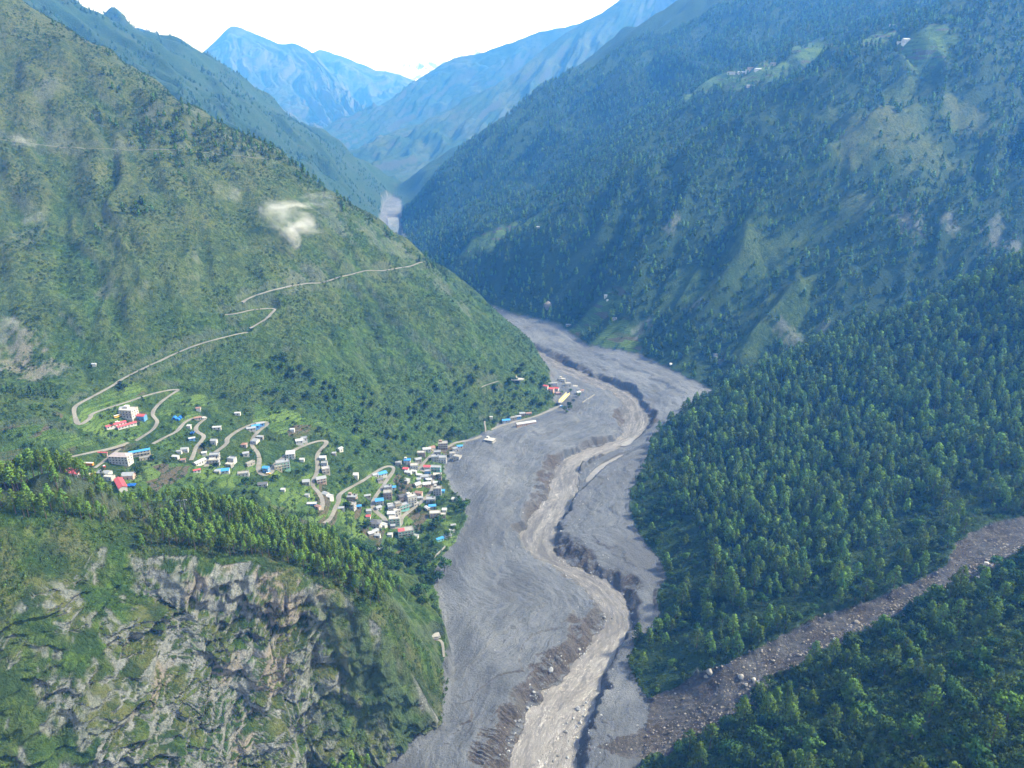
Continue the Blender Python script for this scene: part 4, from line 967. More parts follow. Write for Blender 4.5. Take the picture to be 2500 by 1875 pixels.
# houses along the first two loops of the road
HV = [
 (429, 884, 9, .8, 1, 'gable', 'rust', 'white', 10, 'tiny rust-roofed hut above the first small road loop'),
 (514, 896, 11, .6, 1, 'gable', 'white', 'white', 5, 'lone white hut in the upper fields between two road loops'),
 (427, 905, 13, .6, 1, 'gable', 'rust', 'stone', 30, 'stone house with brownish red roof inside the first small road loop'),
 (409, 925, 8, .7, 1, 'shed', 'white', 'white', 0, 'small white shed set off the road below the rust-roofed stone house'),
 (415, 950, 12, .55, 1, 'gable', 'white', 'blue', 25, 'white-roofed hut below the blue canopy'),
 (469, 927, 17, .3, 1, 'shed', 'white', 'white', 8, 'long low white greenhouse-like shed alone in the fields'),
 (463, 958, 12, .8, 1.6, 'gable', 'tin', 'white', 0, 'tall narrow house between dark trees beside the third loop'),
 (528, 964, 11, .9, 1, 'hip', 'rust', 'stone', 0, 'small stone house with pinkish hip roof amid trees'),
 (400, 976, 14, .7, 1.4, 'gable', 'tin', 'white', 10, 'grey-roofed farmhouse, uppermost of the three near the lower road end'),
 (388, 979, 10, .6, 1, 'gable', 'tin', 'white', 0, 'low farm shed joined to the grey-roofed farmhouse'),
 (380, 990, 13, .6, 1, 'gable', 'white', 'white', -8, 'white farmhouse at the edge of the dark bushes'),
 (396, 998, 10, .6, 1, 'shed', 'rust', 'stone', 15, 'brown stone hut below the white farmhouse'),
 (432, 1003, 26, .42, 1, 'gable', 'white', 'white', 62, 'long white shed running downhill beside the road'),
 (442, 984, 10, .8, 1, 'gable', 'white', 'white', 20, 'small white house at the head of the long white shed'),
 (464, 990, 20, .7, 2, 'flat', 'tin', 'grey', 10, 'grey two storey house on the bend beside the road fork', 'b'),
 (464, 1003, 20, .7, 2, 'flat', 'pale', 'grey', 10, 'pale grey two storey house below its twin on the bend', 'bt'),
 (502, 998, 15, .8, 1.6, 'flat', 'tin', 'white', -12, 'upper white house of a close pair above the blue roof'),
 (496, 1007, 14, .8, 1, 'flat', 'pale', 'stone', -12, 'lower stone house of a close pair above the blue roof'),
 (532, 984, 12, .8, 1.3, 'gable', 'tin', 'white', 18, 'grey gabled house by itself beneath a clump of trees'),
 (541, 1004, 20, .35, 1, 'flat', 'concrete', 'stone', 58, 'roofless-looking long stone walls of an unfinished house'),
 (483, 1020, 24, .55, 1, 'gable', 'blue', 'white', 14, 'wide house with a vivid blue roof at the lower road end'),
 (470, 1022, 11, .6, 1, 'shed', 'tin', 'grey', 0, 'small grey shed leaning on the vivid blue-roofed house'),
 (426, 1020, 14, .4, 1, 'gable', 'red', 'white', 30, 'small red-roofed hut above the dark bushes'),
 (526, 1026, 23, .55, 1, 'flat', 'concrete', 'white', 16, 'flat concrete house with a broad terrace below the road bend'),
 (553, 955, 11, 1.2, 1, 'gable', 'tin', 'white', -18, 'grey-roofed roadside shop below the filling yard'),
 (563, 947, 13, .6, 1, 'gable', 'tin', 'rust' if False else 'stone', -5, 'low stone house just beside the grey-roofed roadside shop'),
 (543, 929, 18, .5, 1, 'gable', 'tin', 'grey', 22, 'grey roof at the near end of the compound inside the second loop'),
 (553, 926, 16, .5, 1, 'gable', 'blue', 'blue', 22, 'blue roof in the middle of the compound inside the second loop'),
 (563, 920, 16, .5, 1, 'gable', 'tin', 'blue', 22, 'grey and blue shed at the far end of the compound inside the second loop'),
 (632, 931, 9, .7, 1, 'gable', 'white', 'white', 0, 'single white hut high in the terraces below the hillside'),
 (647, 957, 15, .8, 1, 'gable', 'white', 'white', 20, 'white house, lower of two above the third road loop'),
 (657, 952, 13, .8, 1, 'flat', 'tin', 'white', 20, 'white house, upper of two above the third road loop'),
 (576, 1021, 12, .9, 2, 'gable', 'blue', 'blue', -6, 'tall narrow house with blue top in the hairpin bowl'),
 (612, 1012, 28, .6, 3, 'flat', 'tin', 'green', 24, 'three storey block with green balcony wall beside the hairpin', 'bt'),
 (601, 1014, 15, .7, 2, 'flat', 'pale', 'cream', 24, 'cream block on the road side of the green-walled one', 'c'),
 (628, 985, 18, .8, 2, 'shed', 'white', 'white', 12, 'white house with sloping roof at the roadside above the green-walled block'),
 (653, 996, 9, .8, 1, 'gable', 'white', 'white', 0, 'little white hut alone in the green field east of the hairpin'),
 (698, 993, 13, .8, 1.5, 'gable', 'white', 'white', 4, 'white-roofed house, topmost of the row along the long straight'),
 (701, 1006, 13, .8, 1.5, 'flat', 'tin', 'grey', 4, 'grey house in the middle of the row along the long straight'),
 (704, 1021, 16, .8, 2, 'flat', 'pale', 'cream', 22, 'cream house at the low end of the row along the long straight', 'b'),
 (694, 1041, 20, .7, 2, 'gable', 'tin', 'pink', 26, 'orange-pink two storey house inside the road bend', 'b'),
 (662, 1046, 14, .9, 1.4, 'gable', 'tin', 'stone', 10, 'grey-roofed house on the field side of the lower bend'),
 (703, 1068, 13, .8, 1, 'gable', 'tin', 'white', -28, 'upper grey roof of the stepped row below the bend'),
 (711, 1076, 15, .8, 1, 'gable', 'white', 'white', -28, 'lower white roof of the stepped row below the bend'),
 (612, 1061, 8, .8, 1, 'gable', 'white', 'white', 0, 'lone white hut standing in brown ploughed terraces'),
 (664, 1073, 8, .8, 1, 'gable', 'tin', 'white', 0, 'tiny grey hut at the edge of the ploughed terraces'),
 (674, 1091, 19, .4, 1, 'gable', 'white', 'blue', 4, 'long white shed at the end of the road above the woods'),
 (687, 1099, 12, .6, 1, 'gable', 'rust', 'pink', -30, 'small rusty roof beside the long white shed'),
 (735, 974, 10, .8, 1.3, 'gable', 'white', 'white', 55, 'white house by itself above the brown patches of field'),
 (722, 983, 8, .6, 1, 'shed', 'tin', 'stone', 0, 'low grey shed down from the lone white house'),
 (568, 1049, 19, .6, 1, 'gable', 'dark', 'white', 12, 'dark-roofed house with pale ribs hidden under the hairpin'),
 (769, 1029, 10, 1.3, 1.3, 'gable', 'white', 'white', 2, 'two-roofed white house alone in thick bushes'),
 (824, 1026, 21, .62, 1, 'gable', 'blue', 'white', 32, 'bright blue-roofed hall inside the last road loop'),
 (811, 1027, 13, .6, 1, 'flat', 'white', 'white', 28, 'small white annex of the bright blue-roofed hall'),
 (821, 1042, 13, .6, 1, 'gable', 'dark', 'stone', 40, 'dark stone house below the bright blue-roofed hall'),
 (761, 1081, 20, .75, 2, 'flat', 'tin', 'brick', -4, 'brick house with a small teal cabin roof beside bare soil', 'ts'),
 (759, 1098, 18, .8, 2, 'flat', 'concrete', 'grey', -10, 'tall grey house in front of the brick one', 'c'),
 (737, 1099, 12, .6, 1, 'gable', 'tin', 'grey', 10, 'grey-roofed shed on the bend beside the tall grey house'),
 (775, 1098, 11, .5, 1, 'shed', 'blue', 'stone', 8, 'low blue lean-to beside the tall grey house'),
 (794, 1075, 13, .5, 1, 'gable', 'tin', 'stone', 20, 'small grey roof between bushes west of the crowded lane'),
 (838, 1060, 17, .7, 2, 'flat', 'tin', 'grey', 18, 'grey roadside house at the upper end of the crowded lane', 't'),
 (850, 1056, 10, .8, 1, 'gable', 'blue', 'white', 12, 'little blue-topped hut behind the upper lane houses'),
 (838, 1075, 18, .9, 2.6, 'flat', 'concrete', 'brick', 8, 'tall brick block beside the road at the upper lane', 'c'),
 (820, 1088, 17, .8, 2, 'gable', 'blue', 'grey', 12, 'grey house with pale blue roof beside the tall brick block'),
 (818, 1099, 11, .9, 1, 'gable', 'tin', 'white', 30, 'small grey-roofed hut below the pale blue-roofed house'),
 (797, 1108, 10, .9, 1.4, 'gable', 'tin', 'white', 8, 'white hut standing over the small red one by the path'),
 (796, 1119, 9, .8, 1, 'gable', 'red', 'white', 0, 'small hut with red roof by the path'),
 (812, 1137, 23, .8, 2, 'hip', 'dark', 'white', -8, 'large house with dark hip roof beside the lower lane', 'b'),
 (830, 1138, 11, .8, 1, 'gable', 'white', 'white', -30, 'white-roofed hut on the road side of the dark hip roof'),
 (811, 1150, 12, .9, 1, 'gable', 'tin', 'white', 40, 'grey gabled hut just under the dark hip roof'),
 (802, 1156, 11, .7, 1, 'shed', 'white', 'stone', 30, 'low shed at the field edge under the dark hip roof'),
 (816, 1160, 12, .6, 1, 'gable', 'tin', 'white', -10, 'long grey shed in the garden below the lane'),
 (843, 1158, 10, .8, 1, 'gable', 'white', 'white', -6, 'small white hut on the lawn beside the red-topped house'),
 (877, 1159, 33, .55, 3, 'flat', 'concrete', 'green', 16, 'big three storey house with green balconies at the lower end of the lane', 'b'),
 (853, 1135, 23, .7, 3, 'flat', 'pale', 'green', 6, 'white and green house above the foot of the lane', 'bt'),
 (846, 1117, 16, .8, 2, 'gable', 'white', 'grey', 4, 'white gabled house above the white and green one'),
 (858, 1112, 15, .7, 2, 'flat', 'pale', 'white', 30, 'white house on the lane just above the white gabled one', 't'),
 (845, 1102, 14, .8, 2, 'flat', 'tin', 'stone', 20, 'stone house behind the lane near the teal front'),
 (860, 1097, 14, .8, 2.5, 'flat', 'concrete', 'cream', 26, 'cream house next to the teal front', 'c'),
 (872, 1101, 22, .5, 2, 'flat', 'tin', 'teal', 34, 'house with a long teal front facing the road', 'b'),
 (889, 1088, 20, .8, 3.6, 'flat', 'pale', 'white', 28, 'tallest white building of the village with stepped top', 'sbt'),
 (872, 1080, 20, .7, 2, 'flat', 'dark', 'brick', 24, 'dark brick block behind the tallest white building'),
 (843, 1093, 11, .6, 1, 'gable', 'white', 'stone', 14, 'pale roof at the back of the lane under the trees'),
 (899, 1092, 13, .7, 1, 'flat', 'pale', 'white', 28, 'low white forecourt building beside the tallest white building'),
 (905, 1069, 15, .6, 1.3, 'gable', 'rust', 'pink', -12, 'pinkish house with reddish roof north of the tallest white building'),
 (908, 1079, 11, .7, 1, 'gable', 'tin', 'grey', 6, 'grey hut below the pinkish reddish-roofed house'),
 (931, 1087, 19, .7, 2, 'flat', 'tin', 'grey', 4, 'grey two storey house on the outer side of the road bend', 't'),
 (934, 1098, 15, .6, 1.4, 'gable', 'blue', 'grey', 8, 'bluish roof below the road bend'),
 (945, 1068, 17, .8, 3, 'flat', 'concrete', 'grey', 2, 'tall grey tower-like house at the roadside facing the mud', 's'),
 (957, 1064, 7, .8, 1, 'shed', 'blue', 'blue', 0, 'bright blue awning hut against the tall tower-like house'),
 (943, 1046, 14, .7, 1.4, 'gable', 'white', 'brick', 4, 'white-roofed brick house above the tower-like one'),
 (945, 1033, 18, .7, 2, 'flat', 'pale', 'brick', 0, 'brown house with pale roof where the road meets the mud edge'),
 (922, 1050, 17, .7, 1.2, 'gable', 'white', 'pink', 10, 'white roof with a strip of red beside the lane bend'),
 (926, 1040, 12, .7, 1, 'gable', 'white', 'white', 4, 'small white roof above the red-stripped one'),
 (902, 1050, 13, .9, 1.2, 'gable', 'white', 'cream', 38, 'pale house in the orchard between the lane and the loop'),
 (877, 1041, 14, .8, 1.2, 'hip', 'tin', 'grey', -24, 'grey hip-roofed house alone in the middle of the orchard'),
 (917, 1033, 17, .6, 1.4, 'gable', 'tin', 'white', 6, 'grey-roofed white house at the heart of the crowded village'),
 (906, 1029, 11, .7, 1, 'gable', 'white', 'white', -10, 'small white roof west of the crowded heart of the village'),
 (905, 1039, 9, .7, 1, 'shed', 'tin', 'white', 10, 'tin shed below the small white roof in the crowded heart'),
 (924, 1023, 13, .7, 1.4, 'flat', 'tin', 'blue', 6, 'bluish house on the lane in the crowded heart'),
 (942, 1017, 21, .6, 2, 'flat', 'tin', 'teal', -4, 'teal two storey house facing the mud flat', 'b'),
 (923, 1013, 14, .7, 1.6, 'gable', 'red', 'white', -4, 'white house with a vivid red roof on the upper lane'),
 (895, 1011, 17, .8, 2.2, 'flat', 'pale', 'white', 6, 'white block with tall grey side at the upper lane', 'c'),
 (903, 999, 14, .7, 1.4, 'gable', 'tin', 'stone', 24, 'stone house up the slope behind the white block'),
 (880, 1002, 14, .8, 2, 'flat', 'blue', 'white', 2, 'white house with a blue rooftop cabin near the dark wood', 's'),
 (877, 1016, 12, .7, 1, 'gable', 'red', 'white', -12, 'small house with orange-red roof below the blue rooftop cabin'),
 (882, 1023, 14, .6, 1, 'gable', 'white', 'white', -16, 'white roof just under the orange-red one'),
 (894, 1021, 12, .6, 1, 'gable', 'white', 'white', -14, 'second white roof in line under the orange-red one'),
 (861, 1005, 12, .9, 1.5, 'flat', 'tin', 'stone', 0, 'narrow stone house at the west edge beside the last loop'),
 (910, 983, 17, .6, 1.6, 'flat', 'pale', 'brick', 4, 'unfinished brown house under the dark wood', 'c'),
 (922, 974, 17, .6, 1.3, 'gable', 'white', 'white', 10, 'long white roof in the row under the dark wood'),
 (933, 974, 12, .9, 1.6, 'gable', 'rust', 'cream', 30, 'cream gabled house at the end of the row under the dark wood'),
 (957, 968, 20, .7, 3, 'flat', 'concrete', 'brick', 6, 'large brown block beside the road at the top of the village', 'bs'),
 (940, 996, 16, .8, 2.4, 'flat', 'tin', 'grey', 8, 'grey block stacked above the teal house', 't'),
 (956, 998, 17, .8, 2.6, 'flat', 'tin', 'white', 0, 'whitish block hard against the mud flat', 'b'),
 (945, 983, 15, .7, 2, 'flat', 'tin', 'stone', 6, 'stone house on the road below the large brown block'),
 (978, 985, 14, .8, 1.5, 'flat', 'concrete', 'white', 14, 'damaged white house half buried at the mud edge'),
 (988, 991, 15, .9, 1.5, 'flat', 'concrete', 'grey', -22, 'broken grey house farthest out on the mud'),
 (984, 974, 13, .7, 1.3, 'flat', 'tin', 'white', 18, 'mud-stained white house beside the road end'),
 (993, 967, 12, .6, 1, 'gable', 'blue', 'white', 16, 'pale blue roof at the mud edge beside the road'),
 (940, 1116, 23, .6, 2, 'flat', 'pale', 'pink', 6, 'pinkish two storey house in the garden near the big dark trees', 'b'),
 (955, 1117, 16, .6, 1.4, 'flat', 'pale', 'cream', 6, 'cream terrace house joined to the pinkish one'),
 (960, 1105, 9, .8, 1, 'shed', 'white', 'white', 0, 'small white shed behind the cream terrace house'),
 (923, 1101, 12, .6, 1, 'gable', 'white', 'grey', -50, 'white roof beside a dark round tree in the garden'),
 (982, 1082, 11, .8, 1, 'gable', 'white', 'white', -10, 'white hut at the very edge of the grey mud'),
 (967, 1160, 15, .6, 1, 'gable', 'tin', 'white', 24, 'grey-roofed house at the lower corner by the mud'),
 (951, 1168, 16, .35, 1, 'shed', 'blue', 'teal', 34, 'long teal shelter beside the grey-roofed house by the mud'),
 (976, 1149, 11, .7, 1, 'gable', 'white', 'grey', 20, 'whitish hut above the grey-roofed house by the mud'),
 (979, 1138, 10, .6, 1, 'gable', 'tin', 'stone', 10, 'dark stone hut under the big trees by the mud'),
 (899, 1161, 10, .7, 1, 'gable', 'tin', 'white', -20, 'little grey hut right beside the big house with green balconies'),
 (822, 1190, 8, .8, 1, 'gable', 'white', 'white', 10, 'white hut alone in the lower terraces'),
 (849, 1140, 9, .6, 1, 'shed', 'tin', 'stone', 8, 'tin shelter on the road below the white and green house'),
 # beyond the nose of the hill
 (1093, 913, 17, .5, 1, 'gable', 'blue', 'grey', 12, 'blue-roofed shop at the near end of the roadside row beyond the village'),
 (1108, 907, 15, .5, 1, 'flat', 'concrete', 'stone', 16, 'dark stone house in the roadside row beyond the village'),
 (1119, 903, 12, .6, 1, 'gable', 'tin', 'blue', 16, 'bluish shop in the middle of the roadside row beyond the village'),
 (1128, 897, 12, .6, 1.5, 'gable', 'tin', 'brick', 10, 'brown two storey house behind the long white-roofed one'),
 (1142, 895, 11, .6, 1, 'gable', 'rust', 'stone', 10, 'rust-roofed house at the far end of the roadside row'),
 (1136, 917, 44, .2, 1.4, 'gable', 'white', 'pink', 21, 'long white-roofed building with red trim standing on the mud'),
 (1061, 904, 6, .7, 1, 'gable', 'white', 'white', 0, 'tiny white hut on the green slope above the ruined pavilion'),
 (1179, 838, 10, .7, 1.4, 'gable', 'red', 'white', -24, 'red-roofed house nearest the hill at the river bend'),
 (1191, 846, 11, .9, 2, 'gable', 'red', 'pink', -20, 'red two storey house in the hamlet at the river bend'),
 (1202, 843, 10, .8, 1.2, 'gable', 'red', 'white', -24, 'pale red roof beside the two storey one at the river bend'),
 (1192, 833, 22, .2, 1, 'gable', 'tin', 'grey', 8, 'long thin grey shed behind the red roofs at the river bend'),
 (1214, 824, 13, .7, 1.7, 'flat', 'pale', 'white', -10, 'white house with maroon trim at the river bend', 's'),
 (1227, 833, 12, .7, 1.7, 'flat', 'pale', 'white', 4, 'white house, nearest the tall trees at the river bend', 'b'),
 (1243, 833, 9, .7, 1, 'gable', 'pale', 'pink', -8, 'small pinkish house at the outer side of the river bend'),
 (1249, 850, 10, .6, 1, 'gable', 'white', 'white', 40, 'white gabled house among trees at the river bend'),
 (1257, 846, 7, .7, 1, 'gable', 'rust', 'white', 20, 'small rust-topped house outermost at the river bend'),
 (1206, 852, 12, .6, 1, 'gable', 'rust', 'brick', 14, 'brown house behind the trees above the yellow bridge'),
 # on the mountain across the river
 (1579, 159, 15, .6, 2, 'flat', 'pale', 'white', 6, 'white house at the lower end of the mountain hamlet'),
 (1601, 158, 17, .4, 1, 'gable', 'white', 'white', 16, 'long white roof in the middle of the mountain hamlet'),
 (1616, 154, 10, .7, 1.5, 'flat', 'white', 'white', 8, 'small white house beside the long roof of the mountain hamlet'),
 (1623, 149, 14, .6, 2, 'flat', 'pale', 'pink', 8, 'pinkish house in the mountain hamlet'),
 (1637, 151, 14, .5, 1, 'gable', 'white', 'white', 12, 'white roof next to the pinkish house of the mountain hamlet'),
 (1670, 142, 13, .7, 2, 'flat', 'pale', 'cream', 4, 'cream house at the upper end of the mountain hamlet'),
 (1712, 171, 16, .3, 1, 'gable', 'tin', 'white', 4, 'low greenish white shed alone right of the mountain hamlet'.replace(' right of', ' beyond')),
 (1621, 187, 16, .4, 1, 'gable', 'white', 'cream', 12, 'pale farm roof below the mountain hamlet'),
 (1956, 92, 13, .9, 3, 'gable', 'white', 'white', 0, 'tall white shrine-like house on the terraced shoulder of the mountain'),
 (1944, 92, 12, .4, 1, 'flat', 'pale', 'white', 4, 'low white wall-like annex of the shrine-like house'),
 (1928, 56, 13, .3, 1, 'gable', 'white', 'white', 2, 'bright white roof highest on the mountain shoulder'),
 (1160, 492, 10, .4, 1, 'gable', 'white', 'white', 8, 'small white farm by the terraces low on the far mountain'),
 (1308, 642, 6, .9, 1.6, 'gable', 'white', 'white', 0, 'lone white hut standing in the green terraces across the river'),
 (1327, 690, 9, .5, 1, 'gable', 'tin', 'stone', 6, 'stone farm hut in the terraces across the river'),
 (1228, 704, 11, .4, 1, 'gable', 'tin', 'stone', 0, 'grey hut at the mud edge below the terraces across the river'),
 (1545, 768, 8, .6, 1, 'gable', 'tin', 'white', 10, 'tiny grey roof among pale rocks at the foot of the far mountain'),
 (204, 790, 8, .5, 1, 'gable', 'white', 'white', 4, 'small white hut in green plots under the grassy hillside'),
]
for row in HV:
    u, v, wpx, ra, st, kd, rc, wc, rot, lab = row[:10]
    H(u, v, wpx, ra, st, kd, rc, wc, rot, lab, extra=row[10] if len(row) > 10 else '')
print('houses', len(HV) + 14, 'windows', N_WIN)
# the red roof on part of the big house with green balconies
for o in [o for o in C.objects if o.get('label', '').startswith('big three storey house')]:
    bm = roof_bm('gable', 6.5, 6.0, 8.4 + .3, 1.6, .3); bxm(bm, -3.2, 3.2, -2.9, 2.9, 8.66, 8.7)
    r = part('roof_cabin', bm, [ROOF['red']], o); r.location = (-5.0, -1.0, 0.7)
    bm = bmesh.new(); bxm(bm, -8.1, -1.9, -3.8, 1.8, 8.66, 9.5); part('cabin_wall', bm, [WALL['white']], o)
for _k, _nm in enumerate(['grass_hillside', 'valley_floor', 'landslide_gully', 'village_slope', 'rocky_hill', 'forest_slope', 'shrub_slope', 'forest_mountain', 'valley_ridge_hill']):
    ground_mesh(_nm, REGION == _k)
# ------------------------------------------------------------------ water
def water_material(name, c0, c1, c2, rough, bump):
    m, nt, b = new_mat(name); N = NT(nt)
    uv = N.n('ShaderNodeUVMap').outputs[0]
    fl = N.mapping(uv, (0.055, 0.16, 1.0))
    n1 = N.noise(fl, 1.0, 5, 0.62, 1.2); n2 = N.noise(N.mapping(uv, (0.22, 0.75, 1)), 1.0, 4, 0.65, 1.5)
    n3 = N.noise(N.mapping(uv, (0.016, 0.07, 1)), 1.0, 4, 0.6, 0.8)
    c = N.mix(N.ramp(n1, 0.35, 0.62), c0, c1)
    c = N.mix(N.ramp(n2, 0.52, 0.72), c, c2)
    c = N.mix(N.math('MULTIPLY', N.ramp(n3, 0.48, 0.66), 0.75), c, tuple(x * .8 for x in c0))
    c = N.mix(N.math('MULTIPLY', N.ramp(n3, 0.42, 0.30), N.ramp(n2, 0.46, 0.60)), c, tuple(x * 1.35 for x in c2))
    N.l(c, b.inputs['Base Color']); b.inputs['Roughness'].default_value = rough
    bp = N.n('ShaderNodeBump'); bp.inputs['Strength'].default_value = bump; bp.inputs['Distance'].default_value = 0.8
    N.l(N.math('ADD', N.math('MULTIPLY', n2, 1.2), n1), bp.inputs['Height']); N.l(bp.outputs[0], b.inputs['Normal'])
    return m
M_RIVER = water_material('muddy_water', (0.106, 0.102, 0.098), (0.174, 0.168, 0.161), (0.30, 0.295, 0.29), 0.16, 0.8)
M_POOL = water_material('still_water', (0.16, 0.15, 0.14), (0.19, 0.18, 0.17), (0.18, 0.18, 0.17), 0.04, 0.01)
def river_mesh():
    n, k = 900, 22
    def even(L, n):
        L = np.array(L); seg = np.hypot(np.diff(L[:, 0]), np.diff(L[:, 1])); s = np.r_[0, np.cumsum(seg)]
        return s / s[-1], L
    # walk both banks vertex by vertex (they were digitised in pairs) so that a cross line stays across
    i = np.linspace(0, len(riv_l) - 1, n)
    A = np.array(riv_l); B = np.array(riv_r); ia = np.arange(len(A))
    a = np.stack([np.interp(i, ia, A[:, c]) for c in range(3)], 1); b = np.stack([np.interp(i, ia, B[:, c]) for c in range(3)], 1)
    d = b - a; a = a - d * 0.22; b = b + d * 0.22
    t = np.linspace(0, 1, k)
    V = a[:, None, :] * (1 - t[None, :, None]) + b[:, None, :] * t[None, :, None]
    c = V[:, k // 2]; s = np.r_[0, np.cumsum(np.hypot(*(np.diff(c[:, :2], axis=0).T)))]
    wid = np.hypot(*(b - a)[:, :2].T)
    U = np.repeat(s[:, None], k, 1); W = (t[None, :] - 0.5) * wid[:, None]
    V[:, :, 2] = zwater(V[:, :, 1]) + ridged(U / 14 + 0.8 * fbm(U / 20, W / 12, 2, 302), W / 5, 3, 300) * 0.35 + fbm(U / 5, W / 4, 2, 301) * 0.22
    idx = np.arange(n * k).reshape(n, k)
    f = np.stack([idx[:-1, :-1], idx[:-1, 1:], idx[1:, 1:], idx[1:, :-1]], -1).reshape(-1, 4)
    me = bpy.data.meshes.new('river'); me.from_pydata(V.reshape(-1, 3).tolist(), [], f.tolist())
    me.polygons.foreach_set('use_smooth', np.ones(len(f), bool))
    uvl = me.uv_layers.new(name='flow'); li = np.zeros(len(me.loops), np.int32); me.loops.foreach_get('vertex_index', li)
    uvl.data.foreach_set('uv', np.stack([U.ravel()[li], W.ravel()[li]], 1).astype(np.float32).ravel())
    tag(link('river', me, M_RIVER), kind='structure')
river_mesh()
for pl in pools:
    z = float(np.mean([zwater(p[1]) for p in pl])) + 1.1
    pts = smooth_line(pl + [pl[0]], it=2)[:-1]
    cxm, cym = np.mean([p[0] for p in pts]), np.mean([p[1] for p in pts])
    me = bpy.data.meshes.new('pool')
    vs = [(p[0] + (p[0] - cxm) * 0.02, p[1] + (p[1] - cym) * 0.02, z) for p in pts]
    me.from_pydata(vs, [], [tuple(range(len(vs)))])
    uvl = me.uv_layers.new(name='flow')
    for lp in me.loops: uvl.data[lp.index].uv = vs[lp.vertex_index][:2]
    tag(link('water_pool', me, M_POOL), kind='structure')
# ------------------------------------------------------------------ the far ranges, each a ridge with a front and a back
def far_material(name, low, high, rockc, snow=False):
    m, nt, b = new_mat(name); N = NT(nt)
    geo = N.n('ShaderNodeNewGeometry'); pos = geo.outputs['Position']
    n1 = N.noise(pos, 0.004, 5, 0.6); n2 = N.noise(pos, 0.03, 4, 0.7)
    c = N.mix(N.ramp(n1, 0.4, 0.62), low, high)
    c = N.mix(N.ramp(n2, 0.48, 0.72), c, tuple(x * 0.45 for x in low))
    sep = N.n('ShaderNodeSeparateXYZ'); N.l(geo.outputs['Normal'], sep.inputs[0])
    c = N.mix(N.ramp(N.math('ADD', sep.outputs[2], N.math('MULTIPLY', n2, 0.3)), 0.50, 0.66, 1.0, 0.0), c, rockc)
    if snow:
        c = N.mix(N.ramp(N.math('ADD', sep.outputs[2], N.math('MULTIPLY', n2, 0.5)), 0.70, 0.95), c, (0.85, 0.87, 0.9))
    N.l(c, b.inputs['Base Color']); b.inputs['Roughness'].default_value = 1.0; b.inputs['Specular IOR Level'].default_value = 0.1
    return m
def far_range(name, crest, front, zfoot, back, mat, amp, ls, nc=220, nr=95, seed=1):
    cr = resample(smooth_line([P(*p) for p in crest], it=1), 10.0)
    cr = cr[np.linspace(0, len(cr) - 1, nc).astype(int)]
    s = np.r_[0, np.cumsum(np.hypot(np.diff(cr[:, 0]), np.diff(cr[:, 1])))]
    t = np.concatenate([np.linspace(0, 1, nr), np.linspace(1, 2, nr // 3)[1:]])
    T, S = np.meshgrid(t, s, indexing='ij')
    fr = np.clip(T, 0, 1); bk = np.clip(T - 1, 0, 1)
    zf = np.minimum(zfoot, cr[:, 2] - 60)
    X = cr[:, 0] + front[0] * (1 - fr) + back[0] * bk
    Y = cr[:, 1] + front[1] * (1 - fr) + back[1] * bk
    Z = zf + (cr[:, 2] - zf) * fr ** 1.15 - (cr[:, 2] - zf) * bk * 0.9
    down = (1 - fr) + bk
    w = fbm(S / (ls * 2.5), T * 2.2, 3, seed) * 0.8
    spur = ridged(S / ls + w * 1.2 + 0.35 * T * np.sign(front[0] + 0.1), T * 1.6 + w * 0.4, 5, seed + 1, 0.55)
    fade = 0.10 + 0.9 * sstep(0.0, 0.25, down)
    Z = Z + amp * spur * fade + fbm(S / (ls * .3), T * 6, 3, seed + 5) * amp * 0.22 * (0.35 + 0.65 * fade)
    X = X + amp * 0.8 * w * fade
    n, mcol = len(t), nc
    idx = np.arange(n * mcol).reshape(n, mcol)
    f = np.stack([idx[:-1, :-1], idx[:-1, 1:], idx[1:, 1:], idx[1:, :-1]], -1).reshape(-1, 4)
    me = bpy.data.meshes.new(name)
    me.from_pydata(np.stack([X, Y, Z], -1).reshape(-1, 3).tolist(), [], f.tolist())
    me.polygons.foreach_set('use_smooth', np.ones(len(f), bool))
    return tag(link(name, me, mat), kind='structure')
M_FAR = far_material('far_forest', (0.028, 0.055, 0.026), (0.055, 0.075, 0.035), (0.055, 0.065, 0.045))
M_FARROCK = far_material('far_rock', (0.040, 0.058, 0.034), (0.080, 0.085, 0.052), (0.085, 0.085, 0.070))
M_SNOW = far_material('far_snow', (0.30, 0.30, 0.30), (0.5, 0.5, 0.5), (0.28, 0.27, 0.27), True)
far_range('forest_mountain', [(770, 395, 5000), (790, 371, 5062), (852, 318, 5187), (953, 245, 5312), (1106, 168, 5437), (1181, 100, 5500), (1256, 54, 5562), (1347, -3, 5625), (1450, -80, 5750)], (-800, -1500), 40, (600, 900), M_FAR, 50, 330, seed=21)
far_range('forest_mountain', [(690, 318, 6625), (726, 291, 6625), (822, 233, 6687), (883, 188, 6750), (903, 172, 6750), (973, 127, 6812), (1033, 117, 6812), (1106, 92, 6812), (1181, 65, 6812), (1256, 52, 6812), (1330, 15, 6812), (1450, -40, 6875)], (-500, -900), 150, (500, 1200), M_FAR, 60, 360, seed=31)
far_range('rocky_mountain', [(120, 20, 5875), (200, 45, 5875), (261, 67, 5875), (280, 61, 5875), (301, 62, 5875), (325, 72, 5875), (346, 91, 5937), (361, 86, 6000), (401, 91, 6000), (436, 116, 6125), (480, 152, 6250), (560, 210, 6375), (640, 255, 6500), (700, 288, 6500)], (250, -900), 150, (-200, 900), M_FARROCK, 60, 420, seed=41)
